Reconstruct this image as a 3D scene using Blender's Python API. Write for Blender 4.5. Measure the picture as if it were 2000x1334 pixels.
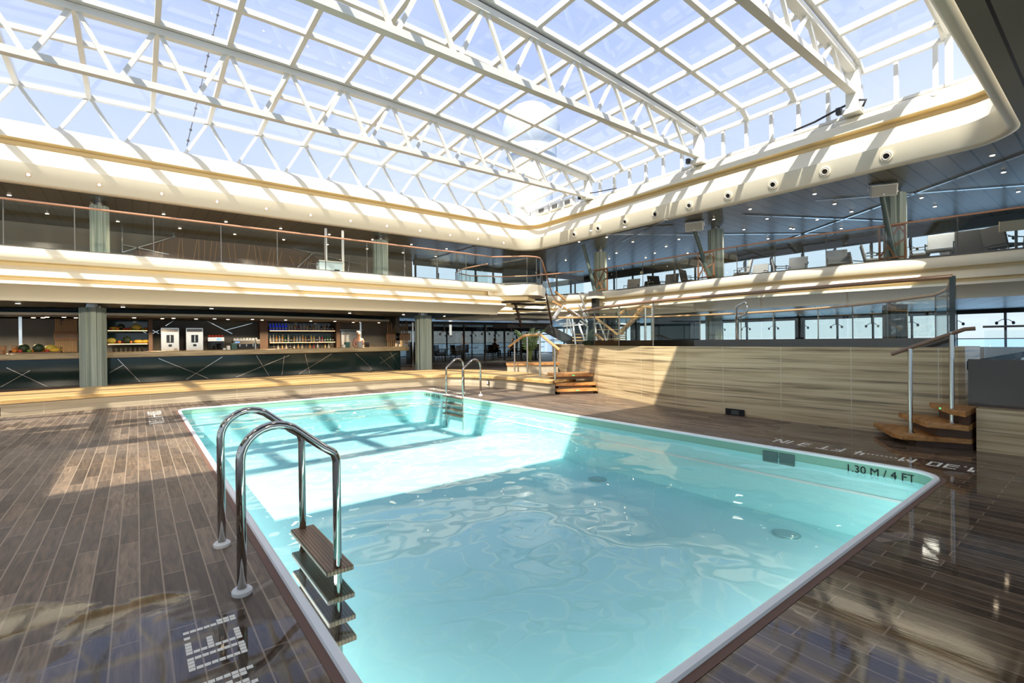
import bpy, bmesh, math, random
from mathutils import Vector, Matrix
random.seed(7)
S = bpy.context.scene
for o in list(bpy.data.objects): bpy.data.objects.remove(o)
# ---------------------------------------------------------------- camera
FPX, YAW, PIT, ROLL, CH = 943.0, 0.90982503, -0.00292103, -0.01128356, 1.2
_F = Vector((math.cos(YAW)*math.cos(PIT), math.sin(YAW)*math.cos(PIT), math.sin(PIT)))
_R = _F.cross(Vector((0,0,1))).normalized(); _U = _R.cross(_F)
RT = math.cos(ROLL)*_R + math.sin(ROLL)*_U
UP = -math.sin(ROLL)*_R + math.cos(ROLL)*_U
CAM = Vector((0,0,CH))
cd = bpy.data.cameras.new('camera'); cam = bpy.data.objects.new('camera', cd); S.collection.objects.link(cam)
cd.sensor_width = 36; cd.lens = FPX/2000*36; cd.clip_start = .05; cd.clip_end = 6000
cam.matrix_world = Matrix(((RT.x,UP.x,-_F.x,0),(RT.y,UP.y,-_F.y,0),(RT.z,UP.z,-_F.z,CH),(0,0,0,1)))
S.camera = cam
def at(px, py, **k):            # a point of the photograph on the plane x=, y= or z=
    d = RT*((px-1000)/FPX) - UP*((py-667)/FPX) + _F
    a, v = list(k.items())[0]; i = 'xyz'.index(a)
    return CAM + d*((v-CAM[i])/d[i])
# ---------------------------------------------------------------- light and exposure
SUN_E, SKY_E, EXPO = 4.7, .78, 0.82
LG, LB, LF, LS = 240, 230, 25, 1250
UW = 25
S.view_settings.view_transform = 'Standard'; S.view_settings.look = 'None'
S.view_settings.gamma = 1; S.view_settings.use_curve_mapping = False; S.view_settings.exposure = EXPO
S.cycles.max_bounces = 8; S.cycles.diffuse_bounces = 4; S.cycles.glossy_bounces = 4
S.cycles.transparent_max_bounces = 24; S.cycles.sample_clamp_indirect = 6; S.cycles.caustics_reflective = False
S.cycles.use_denoising = True
W = bpy.data.worlds.new('world'); S.world = W; W.use_nodes = True
nt = W.node_tree; nt.nodes.clear()
wo = nt.nodes.new('ShaderNodeOutputWorld'); bg = nt.nodes.new('ShaderNodeBackground')
tc = nt.nodes.new('ShaderNodeTexCoord'); sp = nt.nodes.new('ShaderNodeSeparateXYZ'); cr = nt.nodes.new('ShaderNodeValToRGB')
nt.links.new(tc.outputs['Generated'], sp.inputs[0]); nt.links.new(sp.outputs['Z'], cr.inputs[0])
cr.color_ramp.elements[0].position = 0.0; cr.color_ramp.elements[0].color = (.74,.79,.86,1)
cr.color_ramp.elements[1].position = 1.0; cr.color_ramp.elements[1].color = (.37,.47,.80,1)
e = cr.color_ramp.elements.new(.12); e.color = (.68,.745,.87,1)
e = cr.color_ramp.elements.new(.45); e.color = (.46,.56,.83,1)
ns = nt.nodes.new('ShaderNodeTexNoise'); ns.inputs['Scale'].default_value = 2.2; ns.inputs['Detail'].default_value = 5
nr = nt.nodes.new('ShaderNodeValToRGB'); nr.color_ramp.elements[0].position = .45; nr.color_ramp.elements[1].position = .8
mx = nt.nodes.new('ShaderNodeMix'); mx.data_type = 'RGBA'
nt.links.new(tc.outputs['Generated'], ns.inputs['Vector']); nt.links.new(ns.outputs['Fac'], nr.inputs[0])
ml = nt.nodes.new('ShaderNodeMath'); ml.operation = 'MULTIPLY'; ml.inputs[1].default_value = .45
nt.links.new(nr.outputs['Color'], ml.inputs[0]); nt.links.new(ml.outputs[0], mx.inputs['Factor'])
nt.links.new(cr.outputs['Color'], mx.inputs['A']); mx.inputs['B'].default_value = (.82,.86,.95,1)
nt.links.new(mx.outputs['Result'], bg.inputs['Color']); bg.inputs['Strength'].default_value = SKY_E
nt.links.new(bg.outputs[0], wo.inputs[0])
sl = bpy.data.lights.new('sun','SUN'); sl.energy = SUN_E; sl.angle = .009; sl.color = (1,.94,.82)
so = bpy.data.objects.new('sun', sl); S.collection.objects.link(so); so.location = (-20,-15,40)
so.rotation_euler = Vector((.75,.51,-1)).to_track_quat('-Z','Y').to_euler()
# ---------------------------------------------------------------- helpers
class MB:
    def __init__(s): s.v=[]; s.f=[]; s.m=[]; s.mi=0
    def face(s, idx): s.f.append(idx); s.m.append(s.mi)
    def poly(s, pts): n=len(s.v); s.v += [tuple(p) for p in pts]; s.face(list(range(n,n+len(pts)))); return s
    def hull8(s, P):
        n=len(s.v); s.v += [tuple(p) for p in P]
        for q in ((0,3,2,1),(4,5,6,7),(0,1,5,4),(1,2,6,5),(2,3,7,6),(3,0,4,7)): s.face([n+i for i in q])
        return s
    def box(s, x0,y0,z0,x1,y1,z1):
        return s.hull8([(x0,y0,z0),(x1,y0,z0),(x1,y1,z0),(x0,y1,z0),(x0,y0,z1),(x1,y0,z1),(x1,y1,z1),(x0,y1,z1)])
    def beam(s, a, b, w, h=None, up=(0,0,1)):
        a=Vector(a); b=Vector(b); h=w if h is None else h; d=(b-a)
        if d.length<1e-6: return s
        d.normalize(); u=Vector(up)
        if abs(d.dot(u))>.98: u=Vector((1,0,0))
        r=d.cross(u).normalized(); u=r.cross(d)
        c=[(-1,-1),(1,-1),(1,1),(-1,1)]
        return s.hull8([a+r*w/2*i+u*h/2*j for i,j in c]+[b+r*w/2*i+u*h/2*j for i,j in c])
    def tube(s, pts, rad, n=10, closed=False):
        P=[Vector(p) for p in pts]; N=len(P); R=rad if isinstance(rad,(list,tuple)) else [rad]*N
        base=len(s.v); prev=None
        for i,p in enumerate(P):
            a=P[(i-1)%N] if (closed or i>0) else p; b=P[(i+1)%N] if (closed or i<N-1) else p
            d=(b-a).normalized()
            if prev is None:
                u=Vector((0,0,1)) if abs(d.z)<.9 else Vector((1,0,0)); r=d.cross(u).normalized()
            else:
                r=(prev-d*prev.dot(d)).normalized()
            prev=r; u=r.cross(d)
            for k in range(n):
                t=2*math.pi*k/n; s.v.append(tuple(p+(r*math.cos(t)+u*math.sin(t))*R[i]))
        M=N if closed else N-1
        for i in range(M):
            j=(i+1)%N
            for k in range(n):
                l=(k+1)%n; s.face([base+i*n+k,base+i*n+l,base+j*n+l,base+j*n+k])
        if not closed:
            s.face([base+k for k in range(n)][::-1]); s.face([base+(N-1)*n+k for k in range(n)])
        return s
    def cyl(s, c, r, z0, z1, n=20, r2=None):
        r2=r if r2 is None else r2; b=len(s.v)
        for (z,rr) in ((z0,r),(z1,r2)):
            for k in range(n):
                t=2*math.pi*k/n; s.v.append((c[0]+rr*math.cos(t),c[1]+rr*math.sin(t),z))
        for k in range(n):
            l=(k+1)%n; s.face([b+k,b+l,b+n+l,b+n+k])
        s.face([b+k for k in range(n)][::-1]); s.face([b+n+k for k in range(n)]); return s
    def lathe(s, c, prof, n=16, sx=1, sy=1):
        b=len(s.v)
        for r,z in prof:
            for k in range(n):
                t=2*math.pi*k/n; s.v.append((c[0]+r*sx*math.cos(t),c[1]+r*sy*math.sin(t),c[2]+z))
        for i in range(len(prof)-1):
            for k in range(n):
                l=(k+1)%n; s.face([b+i*n+k,b+i*n+l,b+(i+1)*n+l,b+(i+1)*n+k])
        s.face([b+k for k in range(n)][::-1]); e=b+(len(prof)-1)*n; s.face([e+k for k in range(n)]); return s
    def ball(s, c, r, n=12, sz=1, sx=1, sy=1):
        m=max(6,n//2+1)
        return s.lathe(c, [(max(1e-3,r*math.sin(math.pi*i/m)), -r*sz*math.cos(math.pi*i/m)) for i in range(m+1)], n, sx, sy)
    def prism(s, pts, z0, z1):
        n=len(pts); b=len(s.v)
        s.v += [(p[0],p[1],z0) for p in pts]+[(p[0],p[1],z1) for p in pts]
        s.face([b+k for k in range(n)][::-1]); s.face([b+n+k for k in range(n)])
        for k in range(n):
            l=(k+1)%n; s.face([b+k,b+l,b+n+l,b+n+k])
        return s
    def sweep(s, path, prof, closed=False, mats=None):
        # path: plan polyline; prof: (r,z), r to the left of travel
        P=[Vector((p[0],p[1])) for p in path]; N=len(P); b=len(s.v); K=len(prof)
        for i,p in enumerate(P):
            a=P[(i-1)%N] if (closed or i>0) else None; c=P[(i+1)%N] if (closed or i<N-1) else None
            n1=None
            def nrm(d): d=d.normalized(); return Vector((-d.y,d.x))
            if a is not None and c is not None:
                u=nrm(p-a); v=nrm(c-p); n1=(u+v); n1=n1/max(.3,(1+u.dot(v)))
            elif a is None: n1=nrm(c-p)
            else: n1=nrm(p-a)
            for r,z in prof: s.v.append((p.x+n1.x*r,p.y+n1.y*r,z))
        for i in range(N if closed else N-1):
            j=(i+1)%N
            for k in range(K-1):
                if mats: s.mi=mats[k]
                s.face([b+i*K+k,b+j*K+k,b+j*K+k+1,b+i*K+k+1])
        s.mi=0; return s
    def build(s, name, mat, parent=None, smooth=False, bevel=0, loc=None, recalc=True):
        me=bpy.data.meshes.new(name); me.from_pydata(s.v,[],s.f)
        ms=mat if isinstance(mat,(list,tuple)) else [mat]
        for m in ms: me.materials.append(m)
        for p,mi in zip(me.polygons,s.m): p.material_index=min(mi,len(ms)-1); p.use_smooth=bool(smooth)
        if recalc:
            bm=bmesh.new(); bm.from_mesh(me); bmesh.ops.recalc_face_normals(bm,faces=bm.faces); bm.to_mesh(me); bm.free()
        if smooth and smooth is not True:
            try: me.set_sharp_from_angle(angle=math.radians(smooth))
            except Exception: pass
        o=bpy.data.objects.new(name,me); S.collection.objects.link(o)
        if parent: o.parent=parent
        if loc: o.location=loc
        if bevel:
            bv=o.modifiers.new('bevel','BEVEL'); bv.width=bevel; bv.segments=2; bv.limit_method='ANGLE'; bv.angle_limit=.6
        return o
def tag(o, label=None, cat=None, group=None, kind=None):
    if label: o['label']=label
    if cat: o['category']=cat
    if group: o['group']=group
    if kind: o['kind']=kind
    return o
def thing(name, label, cat, loc=(0,0,0), rz=0, group=None):
    o=bpy.data.objects.new(name,None); S.collection.objects.link(o); o.empty_display_size=.1
    o.location=loc; o.rotation_euler=(0,0,rz); return tag(o,label,cat,group)
def struct(name, mb, mat, **k):
    return tag(mb.build(name,mat,**k), kind='structure')
def dup(root, loc=None, rz=None, label=None, group=None, mats=None, scale=None):
    r=root.copy(); S.collection.objects.link(r)
    for ch in root.children:
        c=ch.copy(); S.collection.objects.link(c); c.parent=r
        for g in ch.children:
            d=g.copy(); S.collection.objects.link(d); d.parent=c
    if loc is not None: r.location=loc
    if rz is not None: r.rotation_euler=(0,0,rz)
    if scale is not None: r.scale=(scale,)*3
    if label: r['label']=label
    if group: r['group']=group
    return r
ORD='first second third fourth fifth sixth seventh eighth ninth tenth eleventh twelfth thirteenth fourteenth fifteenth sixteenth seventeenth eighteenth nineteenth twentieth'.split()
def nth(i):
    if i<20: return ORD[i]
    t={20:'twenty',30:'thirty',40:'forty',50:'fifty',60:'sixty'}[(i+1)//10*10]; u=(i+1)%10
    return t.replace('y','ieth') if u==0 else t+'-'+ORD[u-1]
# ---------------------------------------------------------------- materials
def nodes(m): m.use_nodes=True; return m.node_tree
def mat(name, col, rough=.5, metal=0, spec=.5, emit=None, es=0, coat=0):
    m=bpy.data.materials.new(name); t=nodes(m); b=t.nodes['Principled BSDF']
    b.inputs['Base Color'].default_value=(*col,1); b.inputs['Roughness'].default_value=rough; b.inputs['Metallic'].default_value=metal
    b.inputs['Specular IOR Level'].default_value=spec; b.inputs['Coat Weight'].default_value=coat
    if emit: b.inputs['Emission Color'].default_value=(*emit,1); b.inputs['Emission Strength'].default_value=es
    return m
def N(t, typ, **k):
    n=t.nodes.new(typ)
    for a,v in k.items():
        if a in n.inputs: n.inputs[a].default_value=v
        else: setattr(n,a,v)
    return n
def mapped(t, scale=(1,1,1), rot=(0,0,0), obj=True):
    c=N(t,'ShaderNodeTexCoord'); mp=N(t,'ShaderNodeMapping'); mp.inputs['Scale'].default_value=scale; mp.inputs['Rotation'].default_value=rot
    t.links.new(c.outputs['Object'],mp.inputs[0]); return mp.outputs[0]
def ramp(t, src, stops):
    r=N(t,'ShaderNodeValToRGB'); t.links.new(src,r.inputs[0]); e=r.color_ramp.elements
    while len(e)<len(stops): e.new(.5)
    for q,(p,c) in zip(e,stops): q.position=p; q.color=(*c,1) if len(c)==3 else c
    return r.outputs[0]
def mix(t, f, a, b, mode='MIX'):
    n=N(t,'ShaderNodeMix',data_type='RGBA',blend_type=mode)
    for k,v in (('Factor',f),('A',a),('B',b)):
        if isinstance(v,(int,float)): n.inputs[k].default_value=v
        elif isinstance(v,tuple): n.inputs[k].default_value=(*v,1)
        else: t.links.new(v,n.inputs[k])
    return n.outputs['Result']
def bump(t, h, b, strength=.2, dist=.02):
    n=N(t,'ShaderNodeBump'); n.inputs['Strength'].default_value=strength; n.inputs['Distance'].default_value=dist
    t.links.new(h,n.inputs['Height']); t.links.new(n.outputs[0],b.inputs['Normal'])
def glassmat(name, tint=(.93,.97,.95), refl=1.0, rough=0.0, ior=1.45):
    m=bpy.data.materials.new(name); t=nodes(m); t.nodes.clear()
    o=N(t,'ShaderNodeOutputMaterial'); tr=N(t,'ShaderNodeBsdfTransparent'); gl=N(t,'ShaderNodeBsdfGlossy')
    tr.inputs[0].default_value=(*tint,1); gl.inputs['Roughness'].default_value=rough
    fr=N(t,'ShaderNodeFresnel'); ge=N(t,'ShaderNodeNewGeometry'); io=N(t,'ShaderNodeMath',operation='MULTIPLY_ADD'); io.inputs[1].default_value=1/ior-ior; io.inputs[2].default_value=ior
    t.links.new(ge.outputs['Backfacing'],io.inputs[0]); t.links.new(io.outputs[0],fr.inputs[0])
    mu=N(t,'ShaderNodeMath',operation='MULTIPLY'); mu.inputs[1].default_value=refl
    ms=N(t,'ShaderNodeMixShader'); t.links.new(fr.outputs[0],mu.inputs[0]); t.links.new(mu.outputs[0],ms.inputs[0])
    t.links.new(tr.outputs[0],ms.inputs[1]); t.links.new(gl.outputs[0],ms.inputs[2]); t.links.new(ms.outputs[0],o.inputs[0])
    return m
M={}
M['cream']=mat('cream_paint',(.84,.765,.585),.35)
M['gold']=mat('amber_groove_bounce',(.76,.60,.33),.5)  # warm bounce light in the grooves is put into this colour
M['white']=mat('white_steel',(.77,.75,.68),.4)
M['whitep']=mat('white_plastic',(.85,.85,.83),.4)
M['steel']=mat('polished_steel',(.46,.43,.39),.07,1)
M['chrome']=mat('brushed_steel',(.50,.48,.44),.22,1)
M['radome']=mat('radome_shell',(.52,.54,.57),.5)
M['rim']=mat('pool_rim',(.90,.92,.90),.4)
M['brown']=mat('dark_brown',(.10,.055,.035),.6)
M['black']=mat('black_gloss',(.010,.011,.012),.12)
M['blackm']=mat('black_matte',(.02,.02,.02),.6)
M['dgreen']=mat('dark_green_gloss',(.012,.028,.026),.08)
M['dgreen2']=mat('teal_carton',(.02,.09,.08),.5)
M['teal']=mat('teal_lid',(.15,.50,.45),.5)
M['slate']=mat('slate_grey',(.055,.062,.058),.6)
M['backw']=mat('taupe_wall',(.20,.18,.145),.6)
M['copper']=mat('copper_rail',(.56,.29,.17),.3,.2)
M['oakd']=mat('brown_rail',(.22,.12,.07),.35)
M['skirt']=mat('mirror_skirt',(.085,.07,.055),.12,1)
M['oak']=mat('oak_rail',(.50,.29,.12),.4)
M['lattice']=mat('rust_lattice',(.33,.12,.05),.55)
M['polegreen']=mat('grey_green_pole',(.06,.085,.07),.45)
M['gdark']=mat('dark_gasket',(.10,.095,.085),.5)
M['speaker']=mat('speaker_case',(.62,.58,.50),.5)
M['grille']=mat('speaker_grille',(.30,.28,.23),.6)
M['lamp']=mat('lamp_glow',(1,.9,.7),.5,emit=(1,.80,.55),es=9)
M['lampw']=mat('lamp_glow_white',(1,.95,.85),.5,emit=(1,.78,.55),es=9)
M['shelfglow']=mat('shelf_light',(1,.7,.35),.5,emit=(1,.58,.24),es=2.2)
M['mirror']=mat('mirror_strip',(.75,.74,.70),.12,1)
M['screenb']=mat('blue_display',(.05,.1,.5),.3,emit=(.1,.3,1),es=1.2)
M['skin']=mat('skin',(.52,.30,.20),.6); M['hair']=mat('grey_hair',(.20,.16,.13),.8)
M['shirt']=mat('white_shirt',(.62,.60,.58),.8); M['shirtd']=mat('dark_shirt',(.05,.05,.06),.8); M['shirtp']=mat('pink_shirt',(.5,.28,.24),.8)
M['leaf']=mat('palm_leaf',(.05,.085,.022),.5); M['soil']=mat('soil',(.05,.035,.02),.9)
M['grey']=mat('grey_fabric',(.17,.18,.20),.8); M['greyl']=mat('light_grey_fabric',(.42,.43,.45),.8)
M['wicker']=mat('dark_wicker',(.045,.04,.035),.7)
M['green_led']=mat('green_marker',(.1,.6,.2),.3,emit=(.15,.8,.3),es=.5)
M['rubber']=mat('black_rubber',(.03,.03,.032),.5)
M['glass']=glassmat('railing_glass',(.93,.965,.95),1.0)
M['roofglass']=glassmat('roof_glass',(.90,.92,.96),1.0)
M['winglass']=glassmat('window_glass',(.90,.95,.96),.7)
M['darkglass']=glassmat('smoked_glass',(.42,.42,.40),1.0)
M['bottle']=glassmat('bottle_glass',(.55,.50,.42),1.0)
def wave_mat():
    m=bpy.data.materials.new('pool_water'); t=nodes(m); t.nodes.clear()
    o=N(t,'ShaderNodeOutputMaterial'); tr=N(t,'ShaderNodeBsdfTransparent'); gl=N(t,'ShaderNodeBsdfGlossy')
    tr.inputs[0].default_value=(.93,.992,.99,1); gl.inputs['Roughness'].default_value=.01
    fr=N(t,'ShaderNodeFresnel'); fr.inputs[0].default_value=1.33
    ms=N(t,'ShaderNodeMixShader')
    v=mapped(t,(1,1,1)); n1=N(t,'ShaderNodeTexNoise'); n1.inputs['Scale'].default_value=.85; n1.inputs['Detail'].default_value=.6; n1.inputs['Distortion'].default_value=1.0
    n2=N(t,'ShaderNodeTexNoise'); n2.inputs['Scale'].default_value=3.4; n2.inputs['Detail'].default_value=1
    t.links.new(v,n1.inputs['Vector']); t.links.new(v,n2.inputs['Vector'])
    ad=N(t,'ShaderNodeMath',operation='MULTIPLY_ADD'); t.links.new(n2.outputs['Fac'],ad.inputs[0]); ad.inputs[1].default_value=.18; t.links.new(n1.outputs['Fac'],ad.inputs[2])
    bm=N(t,'ShaderNodeBump'); bm.inputs['Strength'].default_value=1; bm.inputs['Distance'].default_value=.034; t.links.new(ad.outputs[0],bm.inputs['Height'])
    t.links.new(bm.outputs[0],gl.inputs['Normal']); t.links.new(bm.outputs[0],fr.inputs['Normal'])
    t.links.new(fr.outputs[0],ms.inputs[0]); t.links.new(tr.outputs[0],ms.inputs[1]); t.links.new(gl.outputs[0],ms.inputs[2]); t.links.new(ms.outputs[0],o.inputs[0])
    return m
M['water']=wave_mat()
def deck_mat():
    m=bpy.data.materials.new('wood_look_deck'); t=nodes(m); b=t.nodes['Principled BSDF']
    v=mapped(t,(1,1,1),(0,0,math.pi/2))
    br=N(t,'ShaderNodeTexBrick'); br.offset=.37; br.offset_frequency=2
    for k,x in (('Scale',1.0),('Mortar Size',.0035),('Mortar Smooth',.1),('Bias',0),('Brick Width',.62),('Row Height',.094)): br.inputs[k].default_value=x
    br.inputs['Color1'].default_value=(.0,.0,.0,1); br.inputs['Color2'].default_value=(1,1,1,1); br.inputs['Mortar'].default_value=(.5,.5,.5,1)
    t.links.new(v,br.inputs['Vector'])
    base=ramp(t,br.outputs['Color'],[(0,(.085,.055,.033)),(.5,(.160,.108,.067)),(1,(.26,.183,.118))])
    v2=mapped(t,(14,1.6,1)); g=N(t,'ShaderNodeTexNoise'); g.inputs['Scale'].default_value=2.2; g.inputs['Detail'].default_value=7; g.inputs['Distortion'].default_value=1.2
    t.links.new(v2,g.inputs['Vector']); gr=ramp(t,g.outputs['Fac'],[(.3,(.45,.45,.45)),(.55,(.95,.95,.95)),(.75,(1.45,1.4,1.3))])
    c=mix(t,1.0,base,gr,'MULTIPLY')
    v3=mapped(t,(1,1,1)); g3=N(t,'ShaderNodeTexNoise'); g3.inputs['Scale'].default_value=.9; g3.inputs['Detail'].default_value=4; t.links.new(v3,g3.inputs['Vector'])
    c=mix(t,ramp(t,g3.outputs['Fac'],[(.40,(0,0,0)),(.70,(.5,.5,.5))]),c,(.14,.12,.105),'MIX')
    c=mix(t,br.outputs['Fac'],c,(.34,.26,.18))
    t.links.new(c,b.inputs['Base Color'])
    # wet film near the ladder and the pool's near corner
    w=N(t,'ShaderNodeTexNoise'); w.inputs['Scale'].default_value=1.35; w.inputs['Detail'].default_value=6; w.inputs['Distortion'].default_value=.5; t.links.new(v3,w.inputs['Vector'])
    sx=N(t,'ShaderNodeSeparateXYZ'); t.links.new(v3,sx.inputs[0])
    mr=N(t,'ShaderNodeMapRange'); mr.inputs['From Min'].default_value=4.4; mr.inputs['From Max'].default_value=2.1; mr.inputs['To Min'].default_value=-.30; mr.inputs['To Max'].default_value=.13
    t.links.new(sx.outputs['Y'],mr.inputs['Value']); ad=N(t,'ShaderNodeMath',operation='ADD'); t.links.new(w.outputs['Fac'],ad.inputs[0]); t.links.new(mr.outputs[0],ad.inputs[1])
    wet=ramp(t,ad.outputs[0],[(.50,(0,0,0)),(.53,(1,1,1))])
    rg=mix(t,wet,(.46,.46,.46),(.035,.035,.035)); t.links.new(rg,b.inputs['Roughness'])
    b.inputs['Specular IOR Level'].default_value=.42
    dm=mix(t,wet,(1,1,1),(.80,.78,.76)); c2=mix(t,1.0,c,dm,'MULTIPLY'); t.links.new(c2,b.inputs['Base Color'])
    inv=N(t,'ShaderNodeMath',operation='MULTIPLY'); sub=N(t,'ShaderNodeMath',operation='SUBTRACT'); sub.inputs[0].default_value=1.1; t.links.new(wet,sub.inputs[1])
    t.links.new(sub.outputs[0],inv.inputs[0]); t.links.new(g.outputs['Fac'],inv.inputs[1]); bump(t,inv.outputs[0],b,.35,.004)
    return m
M['deck']=deck_mat()
def trav(name, axis, cols, joint=.95, off=0):
    # axis: 0 bands run along x (joints across x), 1 along y
    m=bpy.data.materials.new(name); t=nodes(m); b=t.nodes['Principled BSDF']
    sc=(.30,.30,15.0)
    v=mapped(t,sc); g=N(t,'ShaderNodeTexNoise'); g.inputs['Scale'].default_value=1.6; g.inputs['Detail'].default_value=9; g.inputs['Roughness'].default_value=.62; g.inputs['Distortion'].default_value=.35; t.links.new(v,g.inputs['Vector'])
    c=ramp(t,g.outputs['Fac'],[(.30,cols[0]),(.43,cols[1]),(.52,cols[2]),(.68,cols[3])])
    v2=mapped(t,(.22,.22,9)); g2=N(t,'ShaderNodeTexNoise'); g2.inputs['Scale'].default_value=2; g2.inputs['Detail'].default_value=6; t.links.new(v2,g2.inputs['Vector'])
    c=mix(t,ramp(t,g2.outputs['Fac'],[(.57,(0,0,0)),(.66,(.7,.7,.7))]),c,tuple(x*.55 for x in cols[0]))
    sx=N(t,'ShaderNodeSeparateXYZ'); cc=mapped(t,(1,1,1)); t.links.new(cc,sx.inputs[0])
    a=N(t,'ShaderNodeMath',operation='ADD'); a.inputs[1].default_value=100+off; t.links.new(sx.outputs['XY'[axis]],a.inputs[0])
    w=N(t,'ShaderNodeMath',operation='MODULO'); w.inputs[1].default_value=joint; t.links.new(a.outputs[0],w.inputs[0])
    l=N(t,'ShaderNodeMath',operation='LESS_THAN'); l.inputs[1].default_value=.008; t.links.new(w.outputs[0],l.inputs[0])
    c=mix(t,l.outputs[0],c,(.62,.54,.38)); t.links.new(c,b.inputs['Base Color']); b.inputs['Roughness'].default_value=.32
    return m
TC=[(.16,.105,.052),(.45,.325,.175),(.60,.46,.265),(.70,.56,.345)]
M['trav_y']=trav('travertine_wall',1,TC,.86,.1)
M['trav_x']=trav('travertine_kerb',0,[(.30,.24,.16),(.42,.35,.24),(.50,.42,.30),(.58,.50,.37)],1.5,.3)
def wood(name, cols, along=0, rough=.42, plank=None):
    m=bpy.data.materials.new(name); t=nodes(m); b=t.nodes['Principled BSDF']
    s=[9,9,9]; s[along]=.8
    v=mapped(t,tuple(s)); g=N(t,'ShaderNodeTexNoise'); g.inputs['Scale'].default_value=1.5; g.inputs['Detail'].default_value=6; g.inputs['Distortion'].default_value=.7; t.links.new(v,g.inputs['Vector'])
    c=ramp(t,g.outputs['Fac'],[(.3,cols[0]),(.5,cols[1]),(.7,cols[2])]); t.links.new(c,b.inputs['Base Color']); b.inputs['Roughness'].default_value=rough
    bump(t,g.outputs['Fac'],b,.15,.004); return m
M['bench']=wood('honey_teak',[(.46,.27,.09),(.58,.37,.14),(.68,.46,.20)],0)
M['teak']=wood('orange_teak',[(.28,.11,.025),(.44,.20,.055),(.56,.29,.10)],0)
M['step']=wood('ladder_tread_wood',[(.10,.055,.03),(.19,.105,.055),(.30,.18,.095)],1)
def groove(m,axis,pitch):
    t=m.node_tree; b=t.nodes['Principled BSDF']; src=b.inputs['Base Color'].links[0].from_socket
    v=mapped(t,(1,1,1)); sx=N(t,'ShaderNodeSeparateXYZ'); t.links.new(v,sx.inputs[0]); a=N(t,'ShaderNodeMath',operation='ADD'); a.inputs[1].default_value=10; t.links.new(sx.outputs['XYZ'[axis]],a.inputs[0])
    w=N(t,'ShaderNodeMath',operation='MODULO'); w.inputs[1].default_value=pitch; t.links.new(a.outputs[0],w.inputs[0]); l=N(t,'ShaderNodeMath',operation='LESS_THAN'); l.inputs[1].default_value=pitch*.22; t.links.new(w.outputs[0],l.inputs[0])
    c=mix(t,l.outputs[0],src,(.035,.02,.012)); t.links.new(c,b.inputs['Base Color'])
groove(M['step'],0,.018)
M['counter']=wood('travertine_counter',[(.26,.18,.09),(.42,.31,.16),(.56,.43,.24)],0,.3)
M['shelfw']=mat('shelf_wood',(.16,.085,.04),.5)
def pool_mat():
    m=bpy.data.materials.new('aqua_mosaic'); t=nodes(m); b=t.nodes['Principled BSDF']
    v=mapped(t,(1,1,1)); g=N(t,'ShaderNodeTexNoise'); g.inputs['Scale'].default_value=.5; g.inputs['Detail'].default_value=2; t.links.new(v,g.inputs['Vector'])
    c=ramp(t,g.outputs['Fac'],[(.3,(.50,.93,.93)),(.7,(.58,.96,.95))]); t.links.new(c,b.inputs['Base Color']); b.inputs['Roughness'].default_value=.6
    return m
M['pool']=pool_mat()
M['poolband']=mat('pale_green_tile_band',(.27,.50,.37),.35)
def ceil_mat(name, col, ang, pitch, rough=.25):
    m=bpy.data.materials.new(name); t=nodes(m); b=t.nodes['Principled BSDF']
    v=mapped(t,(1,1,1),(0,0,ang)); sx=N(t,'ShaderNodeSeparateXYZ'); t.links.new(v,sx.inputs[0])
    a=N(t,'ShaderNodeMath',operation='ADD'); a.inputs[1].default_value=200; t.links.new(sx.outputs['Y'],a.inputs[0])
    w=N(t,'ShaderNodeMath',operation='MODULO'); w.inputs[1].default_value=pitch; t.links.new(a.outputs[0],w.inputs[0])
    l=N(t,'ShaderNodeMath',operation='LESS_THAN'); l.inputs[1].default_value=.045; t.links.new(w.outputs[0],l.inputs[0])
    c=mix(t,l.outputs[0],col,(.006,.007,.007)); t.links.new(c,b.inputs['Base Color'])
    b.inputs['Roughness'].default_value=rough; b.inputs['Metallic'].default_value=.12; return m
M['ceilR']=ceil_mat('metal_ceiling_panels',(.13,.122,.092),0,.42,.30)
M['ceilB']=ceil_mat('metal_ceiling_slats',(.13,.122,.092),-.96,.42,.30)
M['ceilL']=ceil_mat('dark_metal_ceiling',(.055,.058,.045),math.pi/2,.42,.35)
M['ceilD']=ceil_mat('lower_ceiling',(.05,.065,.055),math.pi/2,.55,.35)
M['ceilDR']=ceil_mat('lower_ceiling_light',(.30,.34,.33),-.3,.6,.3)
M['floorin']=mat('inner_deck_floor',(.16,.12,.085),.45)
M['dfloor']=mat('dark_floor',(.06,.042,.03),.35)
def pillar_mat():
    m=bpy.data.materials.new('ribbed_sage'); t=nodes(m); b=t.nodes['Principled BSDF']
    v=mapped(t,(1,1,1)); g=N(t,'ShaderNodeTexNoise'); g.inputs['Scale'].default_value=40; t.links.new(v,g.inputs['Vector'])
    sc=mapped(t,(60,60,.6)); w=N(t,'ShaderNodeTexNoise'); w.inputs['Scale'].default_value=1; w.inputs['Detail'].default_value=2; t.links.new(sc,w.inputs['Vector'])
    c=ramp(t,w.outputs['Fac'],[(.35,(.27,.32,.27)),(.65,(.42,.48,.41))]); t.links.new(c,b.inputs['Base Color']); b.inputs['Roughness'].default_value=.6
    bump(t,w.outputs['Fac'],b,.5,.01); return m
M['pillar']=pillar_mat()
def sea_mat():
    m=bpy.data.materials.new('sea_water'); t=nodes(m); b=t.nodes['Principled BSDF']
    b.inputs['Base Color'].default_value=(.30,.46,.62,1); b.inputs['Roughness'].default_value=.4; return m
M['sea']=sea_mat()
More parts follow.
